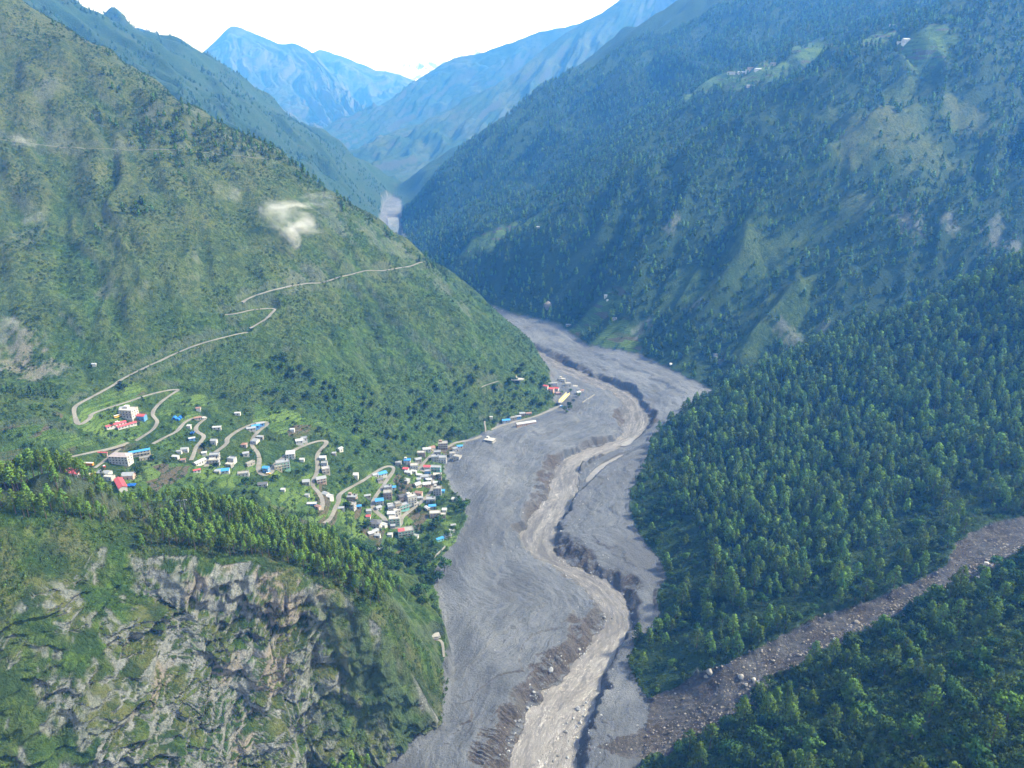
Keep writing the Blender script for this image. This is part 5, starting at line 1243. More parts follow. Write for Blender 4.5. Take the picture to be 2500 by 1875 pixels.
far_range('rocky_mountain', [(300, 200, 8500), (380, 150, 8500), (430, 120, 8500), (441, 111, 8500), (470, 84, 8500), (490, 64, 8500), (501, 58, 8500), (532, 66, 8500), (565, 80, 8500), (597, 95, 8500), (612, 98, 8500), (627, 94, 8500), (645, 100, 8500), (667, 108, 8500), (690, 128, 8437), (720, 165, 8375), (760, 215, 8250), (780, 260, 8125)], (350, -1300), 250, (-200, 1300), M_FARROCK, 85, 430, 300, 150, seed=51)
far_range('rocky_mountain', [(600, 150, 9875), (660, 125, 9875), (680, 112, 9875), (692, 108, 9875), (722, 116, 9875), (782, 140, 9875), (822, 156, 9875), (850, 158, 9875), (888, 172, 9875), (950, 205, 9875), (1020, 240, 9875)], (150, -1500), 300, (0, 1300), M_FARROCK, 85, 480, seed=61)
far_range('snowy_mountain', [(740, 215, 11760), (800, 175, 11760), (832, 154, 11760), (852, 140, 11760), (872, 128, 11760), (895, 126, 11760), (918, 119, 11760), (940, 112, 11760), (985, 104, 11760), (1028, 92, 11760), (1100, 92, 11760), (1250, 60, 11760)], (0, -1500), 500, (0, 1200), M_SNOW, 100, 420, seed=71)

# ------------------------------------------------------------------ the air of the valley
def haze_box():
    x0, x1, y0, y1, z0, z1 = -6500, 6500, -600, 14600, -22, 2300
    bm = bmesh.new()
    bmesh.ops.create_cube(bm, size=1.0)
    for v in bm.verts:
        v.co = ((x0 + x1) / 2 + v.co.x * (x1 - x0), (y0 + y1) / 2 + v.co.y * (y1 - y0), (z0 + z1) / 2 + v.co.z * (z1 - z0))
    me = bpy.data.meshes.new('haze'); bm.to_mesh(me); bm.free()
    m = bpy.data.materials.new('haze'); m.use_nodes = True; nt = m.node_tree; nt.nodes.clear()
    out = nt.nodes.new('ShaderNodeOutputMaterial'); pv = nt.nodes.new('ShaderNodeVolumePrincipled')
    pv.inputs['Color'].default_value = (0.065, 0.31, 1.0, 1)
    pv.inputs['Absorption Color'].default_value = (1, 1, 1, 1)
    pv.inputs['Density'].default_value = HAZE_DENSITY
    pv.inputs['Anisotropy'].default_value = 0.15
    nt.links.new(pv.outputs[0], out.inputs['Volume'])
    tag(link('haze', me, m), 'thin bluish air filling the whole valley', 'haze', kind='stuff')
haze_box()
def road_material():
    m, nt, b = new_mat('pale_road'); N = NT(nt)
    pos = N.n('ShaderNodeNewGeometry').outputs['Position']
    c = N.mix(N.ramp(N.noise(pos, 0.08, 4, 0.6), 0.35, 0.65), (0.150, 0.146, 0.132), (0.215, 0.208, 0.188))
    c = N.mix(N.ramp(N.noise(pos, 0.7, 3, 0.7), 0.5, 0.8), c, (0.10, 0.105, 0.08))
    N.l(c, b.inputs['Base Color']); b.inputs['Roughness'].default_value = 0.95
    return m
M_ROAD = road_material()
for nm, wid, path in road_paths:
    d = np.gradient(path[:, :2], axis=0); L = np.hypot(d[:, 0], d[:, 1]) + 1e-9
    nx, ny = -d[:, 1] / L, d[:, 0] / L
    wv = wid / 2 * (1 + 0.22 * perlin(np.arange(len(path)) / 7.0, np.zeros(len(path)) + wid, 77))
    lift = 0.22 if path[:, 1].mean() < 900 else 0.5
    rows = []
    for t, dz in ((-1.12, -1.2), (-1, 0), (-.35, 0.05), (.35, 0.05), (1, 0), (1.12, -1.2)):
        rows.append(np.stack([path[:, 0] + nx * wv * t, path[:, 1] + ny * wv * t, path[:, 2] + lift + dz], 1))
    V = np.stack(rows, 1); n, k = V.shape[:2]
    idx = np.arange(n * k).reshape(n, k)
    f = np.stack([idx[:-1, :-1], idx[:-1, 1:], idx[1:, 1:], idx[1:, :-1]], -1).reshape(-1, 4)
    me = bpy.data.meshes.new(nm); me.from_pydata(V.reshape(-1, 3).tolist(), [], f.tolist())
    tag(link(nm, me, M_ROAD), kind='structure')
# ------------------------------------------------------------------ trees and shrubs
def leaf_material(name, dark_c, light_c, bright_c):
    m, nt, b = new_mat(name); nt.nodes.remove(b); N = NT(nt)
    out = [x for x in nt.nodes if x.type == 'OUTPUT_MATERIAL'][0]
    oi = N.n('ShaderNodeObjectInfo'); tone = N.n('ShaderNodeAttribute', attribute_name='tone', attribute_type='INSTANCER')
    pos = N.n('ShaderNodeTexCoord').outputs['Object']
    n = N.noise(pos, 0.9, 2, 0.6)
    c = N.mix(N.ramp(n, 0.35, 0.65), dark_c, light_c)
    c = N.mix(N.math('MULTIPLY', tone.outputs['Fac'], 0.85), c, bright_c)
    hsv = N.n('ShaderNodeHueSaturation'); N.l(c, hsv.inputs['Color'])
    N.l(N.ramp(oi.outputs['Random'], 0, 1, 0.68, 1.30), hsv.inputs['Value'])
    N.l(N.math('ADD', 0.485, N.math('MULTIPLY', oi.outputs['Random'], 0.03)), hsv.inputs['Hue'])
    df = N.n('ShaderNodeBsdfDiffuse'); tr = N.n('ShaderNodeBsdfTranslucent'); mx = N.n('ShaderNodeMixShader'); mx.inputs[0].default_value = 0.18
    N.l(hsv.outputs[0], df.inputs[0]); N.l(hsv.outputs[0], tr.inputs[0]); N.l(df.outputs[0], mx.inputs[1]); N.l(tr.outputs[0], mx.inputs[2])
    N.l(mx.outputs[0], out.inputs['Surface'])
    return m
M_PINE = leaf_material('pine_needles', (0.026, 0.068, 0.020), (0.064, 0.126, 0.033), (0.135, 0.220, 0.040))
M_BROAD = leaf_material('broad_leaves', (0.018, 0.048, 0.016), (0.044, 0.088, 0.026), (0.100, 0.175, 0.034))
M_SHRUB = leaf_material('shrub_leaves', (0.024, 0.056, 0.018), (0.054, 0.104, 0.028), (0.115, 0.165, 0.044))
M_BARK, _nt, _b = new_mat('bark'); _b.inputs['Base Color'].default_value = (0.085, 0.062, 0.048, 1); _b.inputs['Roughness'].default_value = 0.95

def trunk_data(h, r, sides=6, rnd=random, limbs=5):
    vs, fs = [], []
    def tube(p0, p1, r0, r1):
        a = Vector(p0); b = Vector(p1); d = (b - a).normalized(); u = d.orthogonal().normalized(); w = d.cross(u)
        k = len(vs)
        for q, rr_ in ((a, r0), (b, r1)):
            for i in range(sides):
                t = 2 * math.pi * i / sides
                vs.append(tuple(q + (u * math.cos(t) + w * math.sin(t)) * rr_))
        for i in range(sides):
            fs.append((k + i, k + (i + 1) % sides, k + sides + (i + 1) % sides, k + sides + i))
    lean = (rnd.uniform(-.02, .02) * h, rnd.uniform(-.02, .02) * h)
    tube((0, 0, -1.2), (lean[0] * .5, lean[1] * .5, h * .5), r, r * .68)
    tube((lean[0] * .5, lean[1] * .5, h * .5), (lean[0], lean[1], h * .93), r * .68, r * .15)
    for i in range(limbs):
        z = h * rnd.uniform(.4, .8); t = rnd.uniform(0, 6.28); L = h * rnd.uniform(.1, .18)
        tube((lean[0] * z / h, lean[1] * z / h, z), (L * math.cos(t), L * math.sin(t), z + L * .4), r * .3, r * .1)
    return vs, fs
def leaves_data(centres, size, n_each, rnd, axis_z, flat=0.5):
    """small leaf faces round clump centres, with normals that follow the crown"""
    vs, fs, ns = [], [], []
    for (cx_, cy_, cz_, s) in centres:
        for _ in range(n_each):
            d = Vector((rnd.gauss(0, 1), rnd.gauss(0, 1), rnd.gauss(0, .7)))
            p = Vector((cx_, cy_, cz_)) + d * (s * .36)
            nrm = Vector((rnd.gauss(0, 1), rnd.gauss(0, 1), rnd.gauss(0, 1) + flat)).normalized()
            u = nrm.orthogonal().normalized(); w = nrm.cross(u); t = rnd.uniform(0, 6.28)
            u, w = u * math.cos(t) + w * math.sin(t), w * math.cos(t) - u * math.sin(t)
            a = size * rnd.uniform(.6, 1.3); b = a * rnd.uniform(.5, .9)
            out = (Vector((p.x, p.y, (p.z - axis_z) * .8 + 0.9)).normalized() + (p - Vector((cx_, cy_, cz_))).normalized() * .7).normalized()
            if u.cross(w).dot(out) > 0: u, w = w, u
            k = len(vs)
            vs += [tuple(p - u * a - w * b * .3), tuple(p + w * b), tuple(p + u * a + w * b * .2), tuple(p - w * b)]
            fs.append((k, k + 1, k + 2, k + 3))
            ns.append(out)
    return vs, fs, ns
def leaf_mesh(name, vs, fs, ns, mat, tvs=None, tfs=None):
    me = bpy.data.meshes.new(name)
    n0 = len(vs)
    allv = list(vs) + (list(tvs) if tvs else []); allf = list(fs) + ([tuple(i + n0 for i in f) for f in tfs] if tfs else [])
    me.from_pydata(allv, [], allf)
    me.materials.append(mat)
    if tvs:
        me.materials.append(M_BARK)
        me.polygons.foreach_set('material_index', np.r_[np.zeros(len(fs)), np.ones(len(tfs))].astype(np.int32))
    me.polygons.foreach_set('use_smooth', np.ones(len(allf), bool))
    ln = []
    for i, f in enumerate(allf):
        for _ in f: ln.append(tuple(ns[i]) if i < len(ns) else (0, 0, 0))
    me.normals_split_custom_set(ln)
    return me
def pine_shape(seed, h, start, R, form, tufts, n_each, size):
    rnd = random.Random(seed)
    cs = []
    for i in range(tufts):
        t = (i + rnd.random()) / tufts
        t = t ** 0.85
        prof = (1 - t) ** form * (0.55 + 0.45 * min(1, t * 5 + .25))
        a = i * 2.39996 + rnd.uniform(-.5, .5)
        rad = R * prof * rnd.uniform(.55, 1.08)
        z = h * (start + (1 - start) * t) - rad * 0.12 + rnd.uniform(-.02, .02) * h
        cs.append((rad * math.cos(a), rad * math.sin(a), z, R * rnd.uniform(.30, .52) * (1.05 - .45 * t)))
    cs.append((0, 0, h * .985, R * .22))
    return leaves_data(cs, size, n_each, rnd, h * (start + (1 - start) * .4))
def broad_shape(seed, h, R, tufts, n_each, size, start=0.25):
    rnd = random.Random(seed)
    cs = []
    lobes = [(rnd.uniform(-.45, .45) * R, rnd.uniform(-.45, .45) * R, h * rnd.uniform(start + .2, .8), R * rnd.uniform(.5, .75)) for _ in range(5)]
    for i in range(tufts):
        L = lobes[i % 5]
        d = Vector((rnd.gauss(0, 1), rnd.gauss(0, 1), rnd.gauss(.25, 1))).normalized() * L[3] * rnd.uniform(.7, 1.05)
        cs.append((L[0] + d.x, L[1] + d.y, max(h * start * .6, L[2] + d.z * .8), R * rnd.uniform(.22, .4)))
    return leaves_data(cs, size, n_each, rnd, h * .5)

PINES, PINES_JOINED = [], []
for k, (h, st, R, form) in enumerate([(17, .20, 4.5, .52), (20, .24, 5.0, .45), (15, .16, 4.5, .60), (22, .26, 5.6, .42), (13, .15, 3.9, .62), (18, .22, 5.6, .36)]):
    d = pine_shape(100 + k, h, st, R, form, 70, 8, .62)
    tr = trunk_data(h, .32, rnd=random.Random(k))
    tm = bpy.data.meshes.new('trunk'); tm.from_pydata(tr[0], [], tr[1]); tm.materials.append(M_BARK)
    PINES.append((leaf_mesh('crown', *d, M_PINE), tm, h))
    d2 = pine_shape(100 + k, h, st, R, form, 56, 6, .80)
    PINES_JOINED.append(leaf_mesh('pine', *d2, M_PINE, *tr))
SLIM, SLIM_JOINED = [], []
for k, (h, st, R, form) in enumerate([(17, .42, 3.0, .60), (19, .46, 3.2, .55), (15, .38, 2.8, .65), (18, .44, 3.4, .5)]):
    d = pine_shape(200 + k, h, st, R, form, 54, 8, .52)
    tr = trunk_data(h, .27, rnd=random.Random(k + 40))
    tm = bpy.data.meshes.new('trunk'); tm.from_pydata(tr[0], [], tr[1]); tm.materials.append(M_BARK)
    SLIM.append((leaf_mesh('crown', *d, M_PINE), tm, h))
    SLIM_JOINED.append(leaf_mesh('pine', *d, M_PINE, *tr))
FARPINES = []
for k, (h, st, R, form) in enumerate([(13, .12, 3.6, .72), (15, .16, 3.7, .6), (11, .10, 3.6, .7)]):
    FARPINES.append(leaf_mesh('pine', *pine_shape(300 + k, h, st, R, form, 26, 4, 1.25), M_PINE))
BROADS, BROADS_JOINED = [], []
for k, (h, R) in enumerate([(10, 5.2), (8, 4.6), (12, 6.0), (7, 4.6)]):
    d = broad_shape(400 + k, h, R, 60, 9, .62)
    tr = trunk_data(h * .8, .34, rnd=random.Random(k + 60))
    tm = bpy.data.meshes.new('trunk'); tm.from_pydata(tr[0], [], tr[1]); tm.materials.append(M_BARK)
    BROADS.append((leaf_mesh('crown', *d, M_BROAD), tm, h))
    BROADS_JOINED.append(leaf_mesh('broadleaf', *d, M_BROAD, *tr))
SHRUBS = [leaf_mesh('shrub', *broad_shape(500 + k, 1.7, 1.5, 18, 4, .34, 0.0), M_SHRUB) for k in range(4)]
TUFTS = [leaf_mesh('tuft', *broad_shape(520 + k, 0.9, .9, 9, 3, .30, 0.0), M_SHRUB) for k in range(3)]

def scatter(spacing, x0, x1, y0, y1, prob, seed, vis=True, margin=0.06, top=0.0):
    """jittered points whose chance of standing is prob(x, y); only where the lens (and a step beside it) can see"""
    g = np.random.default_rng(seed)
    xs, ys = np.meshgrid(np.arange(x0, x1, spacing), np.arange(y0, y1, spacing))
    x = (xs + g.uniform(-.5, .5, xs.shape) * spacing).ravel(); y = (ys + g.uniform(-.5, .5, xs.shape) * spacing).ravel()
    keep = g.random(x.shape) < prob(x, y); x, y = x[keep], y[keep]
    z = height(x, y)
    u, v, w = project(x, y, z)
    k = (w > 50) & (u > -2212 * margin) & (u < 2212 * (1 + margin)) & (v > -120) & (v < 1659 * (1 + margin) + 60)
    x, y, z = x[k], y[k], z[k]
    if vis and len(x):
        k = visible(x, y, z + 1.0 + top); x, y, z = x[k], y[k], z[k]
    return np.stack([x, y, z], 1)
BUILT = np.full(GX.shape, 1e9)     # distance to buildings, filled in by the village builder
def G(M): return lambda x, y: gridval(M, x, y)
def cloud_object(name, pts, scales, tones, variants, label, seed):
    """points that carry copies of the variants: a stand nobody could count"""
    me = bpy.data.meshes.new(name); n = len(pts)
    me.vertices.add(n); me.vertices.foreach_set('co', np.asarray(pts, np.float32).ravel())
    g = np.random.default_rng(seed)
    for nm, arr, tp in (('size', scales, 'FLOAT'), ('turn', g.uniform(0, 6.28, n), 'FLOAT'), ('tone', tones, 'FLOAT'), ('pick', g.integers(0, len(variants), n), 'INT')):
        a = me.attributes.new(nm, tp, 'POINT'); a.data.foreach_set('value', np.asarray(arr, np.int32 if tp == 'INT' else np.float32))
    coll = bpy.data.collections.new(name + '_kinds')
    for i, vm in enumerate(variants):
        coll.objects.link(bpy.data.objects.new('%s_kind_%d' % (name, i), vm))
    ng = bpy.data.node_groups.new(name, 'GeometryNodeTree')
    ng.interface.new_socket('Geometry', in_out='INPUT', socket_type='NodeSocketGeometry')
    ng.interface.new_socket('Geometry', in_out='OUTPUT', socket_type='NodeSocketGeometry')
    N = ng.nodes; gi = N.new('NodeGroupInput'); go = N.new('NodeGroupOutput')
    iop = N.new('GeometryNodeInstanceOnPoints'); ci = N.new('GeometryNodeCollectionInfo')
    ci.inputs['Collection'].default_value = coll; ci.inputs['Separate Children'].default_value = True; ci.inputs['Reset Children'].default_value = True
    def attr(nm, tp):
        a = N.new('GeometryNodeInputNamedAttribute'); a.data_type = tp; a.inputs['Name'].default_value = nm; return a.outputs['Attribute']
    comb = N.new('ShaderNodeCombineXYZ'); L = ng.links
    L.new(attr('turn', 'FLOAT'), comb.inputs['Z'])
    L.new(gi.outputs[0], iop.inputs['Points']); L.new(ci.outputs[0], iop.inputs['Instance'])
    iop.inputs['Pick Instance'].default_value = True
    L.new(attr('pick', 'INT'), iop.inputs['Instance Index']); L.new(comb.outputs[0], iop.inputs['Rotation']); L.new(attr('size', 'FLOAT'), iop.inputs['Scale'])
    L.new(iop.outputs[0], go.inputs[0])
    o = link(name, me)
    md = o.modifiers.new('stand', 'NODES'); md.node_group = ng
    return tag(o, label, None, None, 'stuff')
def tree_thing(name, kind, p, s, turn, tone, label, group):
    crown, trunk, h = kind
    t = bpy.data.objects.new(name, None); C.objects.link(t)
    t.location = p; t.rotation_euler = (0, 0, turn); t.scale = (s, s, s)
    tag(t, label, name.replace('_', ' ').replace('pine tree', 'pine').replace('broadleaf ', ''), group)
    for nm, me in (('trunk', trunk), ('crown', crown)):
        o = bpy.data.objects.new(nm, me); C.objects.link(o); o.parent = t; o['tone'] = float(tone)
    return t
gR = np.random.default_rng(77)
free = lambda x, y, d=3.0: (gridval(ROAD_D, x, y) > d + 1.5) & (gridval(BUILT, x, y) > d)
# pines: cliff-top ridge, right-hand forest, foreground slope, hillside groups
def ridge_prob(x, y):
    dcr = dist_line(x, y, B_crest)[0]; ded, _, sd = dist_line(x, y, B_edge)
    infront = in_poly(x, y, shift(cliff_front))
    back = ~in_poly(x, y, shift(cliff_poly))
    p = np.where((~infront) & (dcr < 95) & (ded > 3.5), 0.93, 0)
    p = np.where(back, np.where(dcr < 48, 0.95, np.where(dcr < 85, 0.6, 0)), p)
    left = x < -250
    p = np.where(left & ~back, np.where(dcr < 9, 0.95, 0), np.where(left & back, np.where(dcr < np.where(x < -292, 30, 14), .95, 0), p))
    return p * (gridval(mud, x, y) < .5) * (x < -98) * free(x, y, 4) * (y > 300)
pts_ridge = scatter(5.6, -430, -60, 330, 600, ridge_prob, 5, True, 0.06, 10)
def forest_prob(x, y):
    f = gridval(is_forest, x, y); d = gridval(d_deb, x, y); dg = dist_line(x, y, shift(G_up))[0]
    n = fbm(x / 45, y / 45, 3, 501)
    p = 0.80 + 0.35 * n
    p = p * np.where(d < 45, 0.25, 1) * np.where(dg < 60, np.where(n > 0.15, 0.6, 0.12), 1)
    return np.where(f, p, 0)
pts_forest = scatter(7.7, 90, 860, 430, 1230, forest_prob, 6, True, 0.06, 9)
def fore_prob(x, y):
    f = gridval(is_fore, x, y); n = fbm(x / 28, y / 28, 3, 502); dl = dist_line(x, y, shift(G_low))[0]
    return np.where(f & (n > 0.02), np.where(dl < 90, 0.5, 0.2), 0)
pts_fore = scatter(9.5, 60, 620, 190, 620, fore_prob, 7, True, 0.08, 6)
HP = [(380, 300, 70), (430, 300, 50), (330, 285, 40), (470, 310, 40), (520, 315, 35), (560, 320, 35), (245, 180, 18), (275, 195, 16), (620, 345, 25), (660, 380, 26), (690, 400, 20), (115, 100, 10), (290, 455, 22), (210, 260, 16), (250, 270, 14), (740, 440, 16), (800, 480, 14), (840, 510, 14), (60, 860, 40), (30, 870, 30), (210, 500, 10), (500, 655, 6)]
HPp = [(hit(u, v), r) for u, v, r in HP]
def hill_prob(x, y):
    p = np.zeros(x.shape)
    for q, r in HPp:
        if q is not None: p = np.maximum(p, np.exp(-((x - q[0]) ** 2 + (y - q[1]) ** 2) / (r * r)))
    return np.where(gridval(is_hill, x, y), sstep(.35, .7, p + .2 * fbm(x / 20, y / 20, 2, 504)) * .75, 0) * free(x, y, 3) + np.where(gridval(is_hill, x, y) & (dist_line(x, y, shift(A_ridge))[0] < 25), 0.06, 0)
pts_hill = scatter(8.5, -900, 40, 700, 1420, hill_prob, 8, True, 0.04, 3)
def mtn_prob(x, y):
    f = gridval(is_mtn, x, y); md = gridval(MEADOW, x, y); n = fbm(x / 110, y / 110, 3, 505)
    return np.where(f, np.where(md > .5, 0.07, np.clip(0.70 + .55 * n, 0.12, 1)), 0)
pts_mtn = scatter(12.5, -480, 1700, 1080, 3300, mtn_prob, 9, True, 0.05, 4)
def ridge2_prob(x, y):
    n = fbm(x / 120, y / 120, 3, 515)
    return np.where(gridval(is_gridge, x, y), np.clip(.25 + .8 * n, 0, 1), 0) * (dist_line(x, y, shift(A_ridge))[0] > 420)
pts_far = scatter(17, -2200, -380, 1900, 3700, ridge2_prob, 19, True, 0.03, 4)
print('pines', len(pts_ridge), len(pts_forest), len(pts_fore), len(pts_hill), len(pts_mtn))
allp = []
for pts, kinds, tone, smin, smax, grp in ((pts_ridge, 'slim', .85, .72, 1.08, 'ridge'), (pts_forest, 'pine', .52, .54, 1.24, 'forest'), (pts_fore, 'pine', .55, .80, 1.30, 'fore')):
    n = len(pts); s = gR.uniform(smin, smax, n)
    if grp == 'ridge': s = np.where(pts[:, 0] < -292, s * 1.12, np.where(pts[:, 0] < -245, s * .8, s))
    u, v, w = project(pts[:, 0], pts[:, 1], pts[:, 2])
    for i in range(n):
        inside = -20 < u[i] < 2232 and v[i] < 1690
        allp.append((s[i] * 18 / w[i] if inside else 0, grp, kinds, tuple(pts[i]), s[i], float(np.clip(tone + gR.normal(0, .16), 0, 1)), u[i]))
allp.sort(key=lambda a: -a[0])
WORDS = {'ridge': ('slender bright green pine in the stand along the ridge above the grey cliff', 'pines on the ridge above the cliff'),
         'forest': ('dark green pine in the dense forest between the mud flat and the landslide gully', 'pines of the dense forest beside the mud flat'),
         'fore': ('green pine among the bushes on the near slope below the landslide gully', 'pines below the landslide gully')}
rest = {'slim': [], 'pine': []}
for k, (sz, grp, kind, p, s, tone, u) in enumerate(allp):
    if k < 296:
        kd = (SLIM if kind == 'slim' else PINES)
        tree_thing('pine_tree', kd[gR.integers(0, len(kd))], p, s, gR.uniform(0, 6.28), tone, *WORDS[grp])
    else: rest[kind].append((p, s, tone))
# every remaining pine of the valley, in one stand
P3, S3, T3, K3 = [], [], [], []
variants = PINES_JOINED + SLIM_JOINED + FARPINES
for (p, s, t) in rest['pine']: P3.append(p); S3.append(s); T3.append(t); K3.append(gR.integers(0, 6))
for (p, s, t) in rest['slim']: P3.append(p); S3.append(s); T3.append(t); K3.append(6 + gR.integers(0, 4))
for p in pts_hill: P3.append(tuple(p)); S3.append(gR.uniform(.5, .95)); T3.append(.30); K3.append(10 + gR.integers(0, 3))
for p in pts_mtn: P3.append(tuple(p)); S3.append(gR.uniform(.75, 1.45)); T3.append(float(np.clip(gR.normal(.38, .2), 0, 1))); K3.append(10 + gR.integers(0, 3))
for p in pts_far: P3.append(tuple(p)); S3.append(gR.uniform(.6, 1.1)); T3.append(.15); K3.append(10 + gR.integers(0, 3))
o = cloud_object('pine_forest', P3, S3, T3, variants, 'dense pine forest covering the mountainsides of the valley', 12)
o.data.attributes['pick'].data.foreach_set('value', np.asarray(K3, np.int32))

# broadleaf trees: the village's edge, the gully's lip, the valley floor's margin
def broad_prob(x, y):
    d = gridval(d_deb, x, y); n = fbm(x / 26, y / 26, 3, 601)
    vill = gridval(is_village, x, y)
    hollow = dist_line(x, y, shift(BL['hollow']))[0]
    p = np.where(vill, np.where(hollow < 26, 0.85, np.where(n > .36, .35, 0.02)), 0)
    ab = dist_line(x, y, shift(A_base))[0]
    p = np.maximum(p, np.where(gridval(is_hill, x, y) & (ab < 70) & (x > -330) & (n > -.05), .55, 0))
    p = np.maximum(p, np.where(gridval(is_fore, x, y), np.where(dist_line(x, y, shift(G_low))[0] < 70, .55, .30) * (n > -.1), 0))
    p = np.maximum(p, gridval(is_forest, x, y) * np.where(((d < 60) | (dist_line(x, y, shift(G_up))[0] < 70)), .42 * (n > -.2), .10))
    lowh = dist_line(x, y, shift(BL['hollow'][4:] + [(-85, 560, 12)]))[0]
    p = np.maximum(p, np.where((lowh < 38) & (x > -190), .75 * (n > -.35), 0))
    return p * free(x, y, 5) * (gridval(mud, x, y) < .5)
pts_b = scatter(8.2, -560, 620, 190, 1160, broad_prob, 21, True, 0.06, 3)
nb0 = len(pts_b)
extra = [hit(u, v) for u, v in [(990, 1095), (1003, 1105), (985, 1110), (1008, 1092), (950, 1135), (940, 1140), (905, 1105), (915, 1150), (890, 1175), (925, 1165), (935, 1180), (900, 1190), (870, 1185), (960, 1235), (945, 1255), (930, 1215), (1224, 892), (1232, 886), (1238, 870), (1228, 878), (1218, 889), (1250, 858), (1232, 846), (1212, 852), (1020, 885), (1030, 880)]]
for q in extra:
    if q is not None: pts_b = np.vstack([pts_b, [q]])
u, v, w = project(pts_b[:, 0], pts_b[:, 1], pts_b[:, 2])
order = np.argsort(w + np.where((u < 0) | (u > 2212) | (v > 1680), 5000, 0))
print('broadleaf', len(pts_b))
rp, rs, rt = [], [], []
for k, i in enumerate(order):
    p = pts_b[i]; reg = int(gridval(REGION, p[0], p[1])); s = gR.uniform(.45, 1.0) * (1.45 if reg == 6 else 1)
    s = s * 1.55 if i >= nb0 and u[i] < 1015 else s
    tone = float(np.clip(gR.normal(.25, .22), 0, 1))
    if k < 280:
        lab, grp = {6: ('rounded dark green tree among the bushes of the near slope', 'round trees of the near slope'), 5: ('rounded green tree at the lower edge of the pine forest', 'round trees at the forest edge'),
                    0: ('dark rounded tree at the foot of the grassy hillside', 'round trees at the foot of the hillside')}.get(reg, ('leafy rounded green tree between the village fields and the pine ridge', 'round trees of the village'))
        tree_thing('broadleaf_tree', BROADS[gR.integers(0, 4)], tuple(p), s, gR.uniform(0, 6.28), tone, lab, grp)
    else: rp.append(tuple(p)); rs.append(s); rt.append(tone)
if rp: cloud_object('broadleaf_woods', rp, rs, rt, BROADS_JOINED, 'leafy trees scattered over the valley slopes', 22)

# low cover
def low(name, spacing, box, prob, seed, smin, smax, tone, variants, label, top=0.0):
    pts = scatter(spacing, *box, prob, seed, True, 0.05, top)
    n = len(pts); print(name, n)
    cloud_object(name, pts, gR.uniform(smin, smax, n) * (0.7 + 0.6 * gR.random(n)), np.clip(gR.normal(tone, .22, n), 0, 1), variants, label, seed)
low('hillside_shrubs', 3.8, (-950, 90, 640, 1420), lambda x, y: np.where(gridval(is_hill, x, y), np.clip(.50 + 1.0 * fbm(x / 40, y / 40, 3, 701) - .35 * gridval(dry, x, y) - .6 * gridval(rock, x, y), 0, 1), 0) * free(x, y, 2), 31, .6, 1.35, .25, SHRUBS, 'low shrubs dotting the grassy hillside')
low('slope_bushes', 3.0, (60, 560, 190, 560), lambda x, y: np.where(gridval(is_fore, x, y), np.clip(.75 + .5 * fbm(x / 18, y / 18, 2, 702), 0, 1), 0), 32, .8, 2.1, .42, SHRUBS, 'thick bushes covering the near slope below the gully')
low('forest_undergrowth', 4.4, (90, 860, 430, 1200), lambda x, y: np.where(gridval(is_forest, x, y), .6, 0), 33, .7, 1.6, .22, SHRUBS, 'undergrowth between the pines of the forest')
low('village_bushes', 4.6, (-560, -40, 540, 900), lambda x, y: np.where(gridval(is_village, x, y), np.clip(.20 + .95 * fbm(x / 22, y / 22, 3, 703), 0, 1), 0) * free(x, y, 3), 34, .7, 1.7, .34, SHRUBS, 'bushes between the village fields')
low('cliff_tufts', 1.7, (-470, -40, 190, 520), lambda x, y: np.where(gridval(is_cliff, x, y), np.clip(.62 - .5 * gridval(rock, x, y) + .5 * fbm(x / 12, y / 12, 2, 704), 0.02, 1), 0), 35, .45, 1.5, .40, TUFTS, 'grass tufts and small shrubs on the ledges of the cliff')
low('mountain_bushes', 10.0, (-450, 1300, 1080, 2300), lambda x, y: np.where(gridval(is_mtn, x, y), .42 + .3 * gridval(MEADOW, x, y) * -1, 0), 36, 1.2, 2.6, .2, SHRUBS, 'bushes over the far mountainside')
low('spur_bushes', 3.2, (-150, -20, 370, 600), lambda x, y: np.where(gridval(is_cliff, x, y) & ~in_poly(x, y, shift(cliff_front)), np.clip(.45 + .9 * fbm(x / 14, y / 14, 2, 706), 0, 1), 0), 37, .6, 1.7, .35, SHRUBS, 'bushes on the grassy end of the cliff spur')
# ------------------------------------------------------------------ boulders
def rock_mesh(seed, sub=2):
    rnd = random.Random(seed); bm = bmesh.new(); bmesh.ops.create_icosphere(bm, subdivisions=sub, radius=1.0)
    ax = (rnd.uniform(.8, 1.25), rnd.uniform(.7, 1.1), rnd.uniform(.55, .85))
    planes = [(Vector((rnd.gauss(0, 1), rnd.gauss(0, 1), rnd.gauss(0, 1))).normalized(), rnd.uniform(.55, .85)) for _ in range(9)]
    for v in bm.verts:
        for n, d in planes:
            e = v.co.dot(n) - d
            if e > 0: v.co -= n * e
        v.co = Vector((v.co.x * ax[0], v.co.y * ax[1], v.co.z * ax[2])) * (1 + rnd.uniform(-.04, .04))
    return bm
def rock_material(name, a, b_):
    m, nt, b = new_mat(name); N = NT(nt)
    oi = N.n('ShaderNodeObjectInfo'); pos = N.n('ShaderNodeTexCoord').outputs['Object']
    c = N.mix(N.ramp(N.noise(pos, 1.6, 4, .7), .35, .7), a, b_)
    h = N.n('ShaderNodeHueSaturation'); N.l(c, h.inputs['Color']); N.l(N.ramp(oi.outputs['Random'], 0, 1, .65, 1.35), h.inputs['Value']); N.l(h.outputs[0], b.inputs['Base Color'])
    b.inputs['Roughness'].default_value = .9
    return m
M_ROCKG = rock_material('river_rock', (.17, .18, .19), (.33, .34, .35)); M_ROCKB = rock_material('slide_rock', (.13, .118, .105), (.27, .25, .225)); M_ROCKW = rock_material('pale_rock', (.34, .33, .31), (.56, .54, .51))
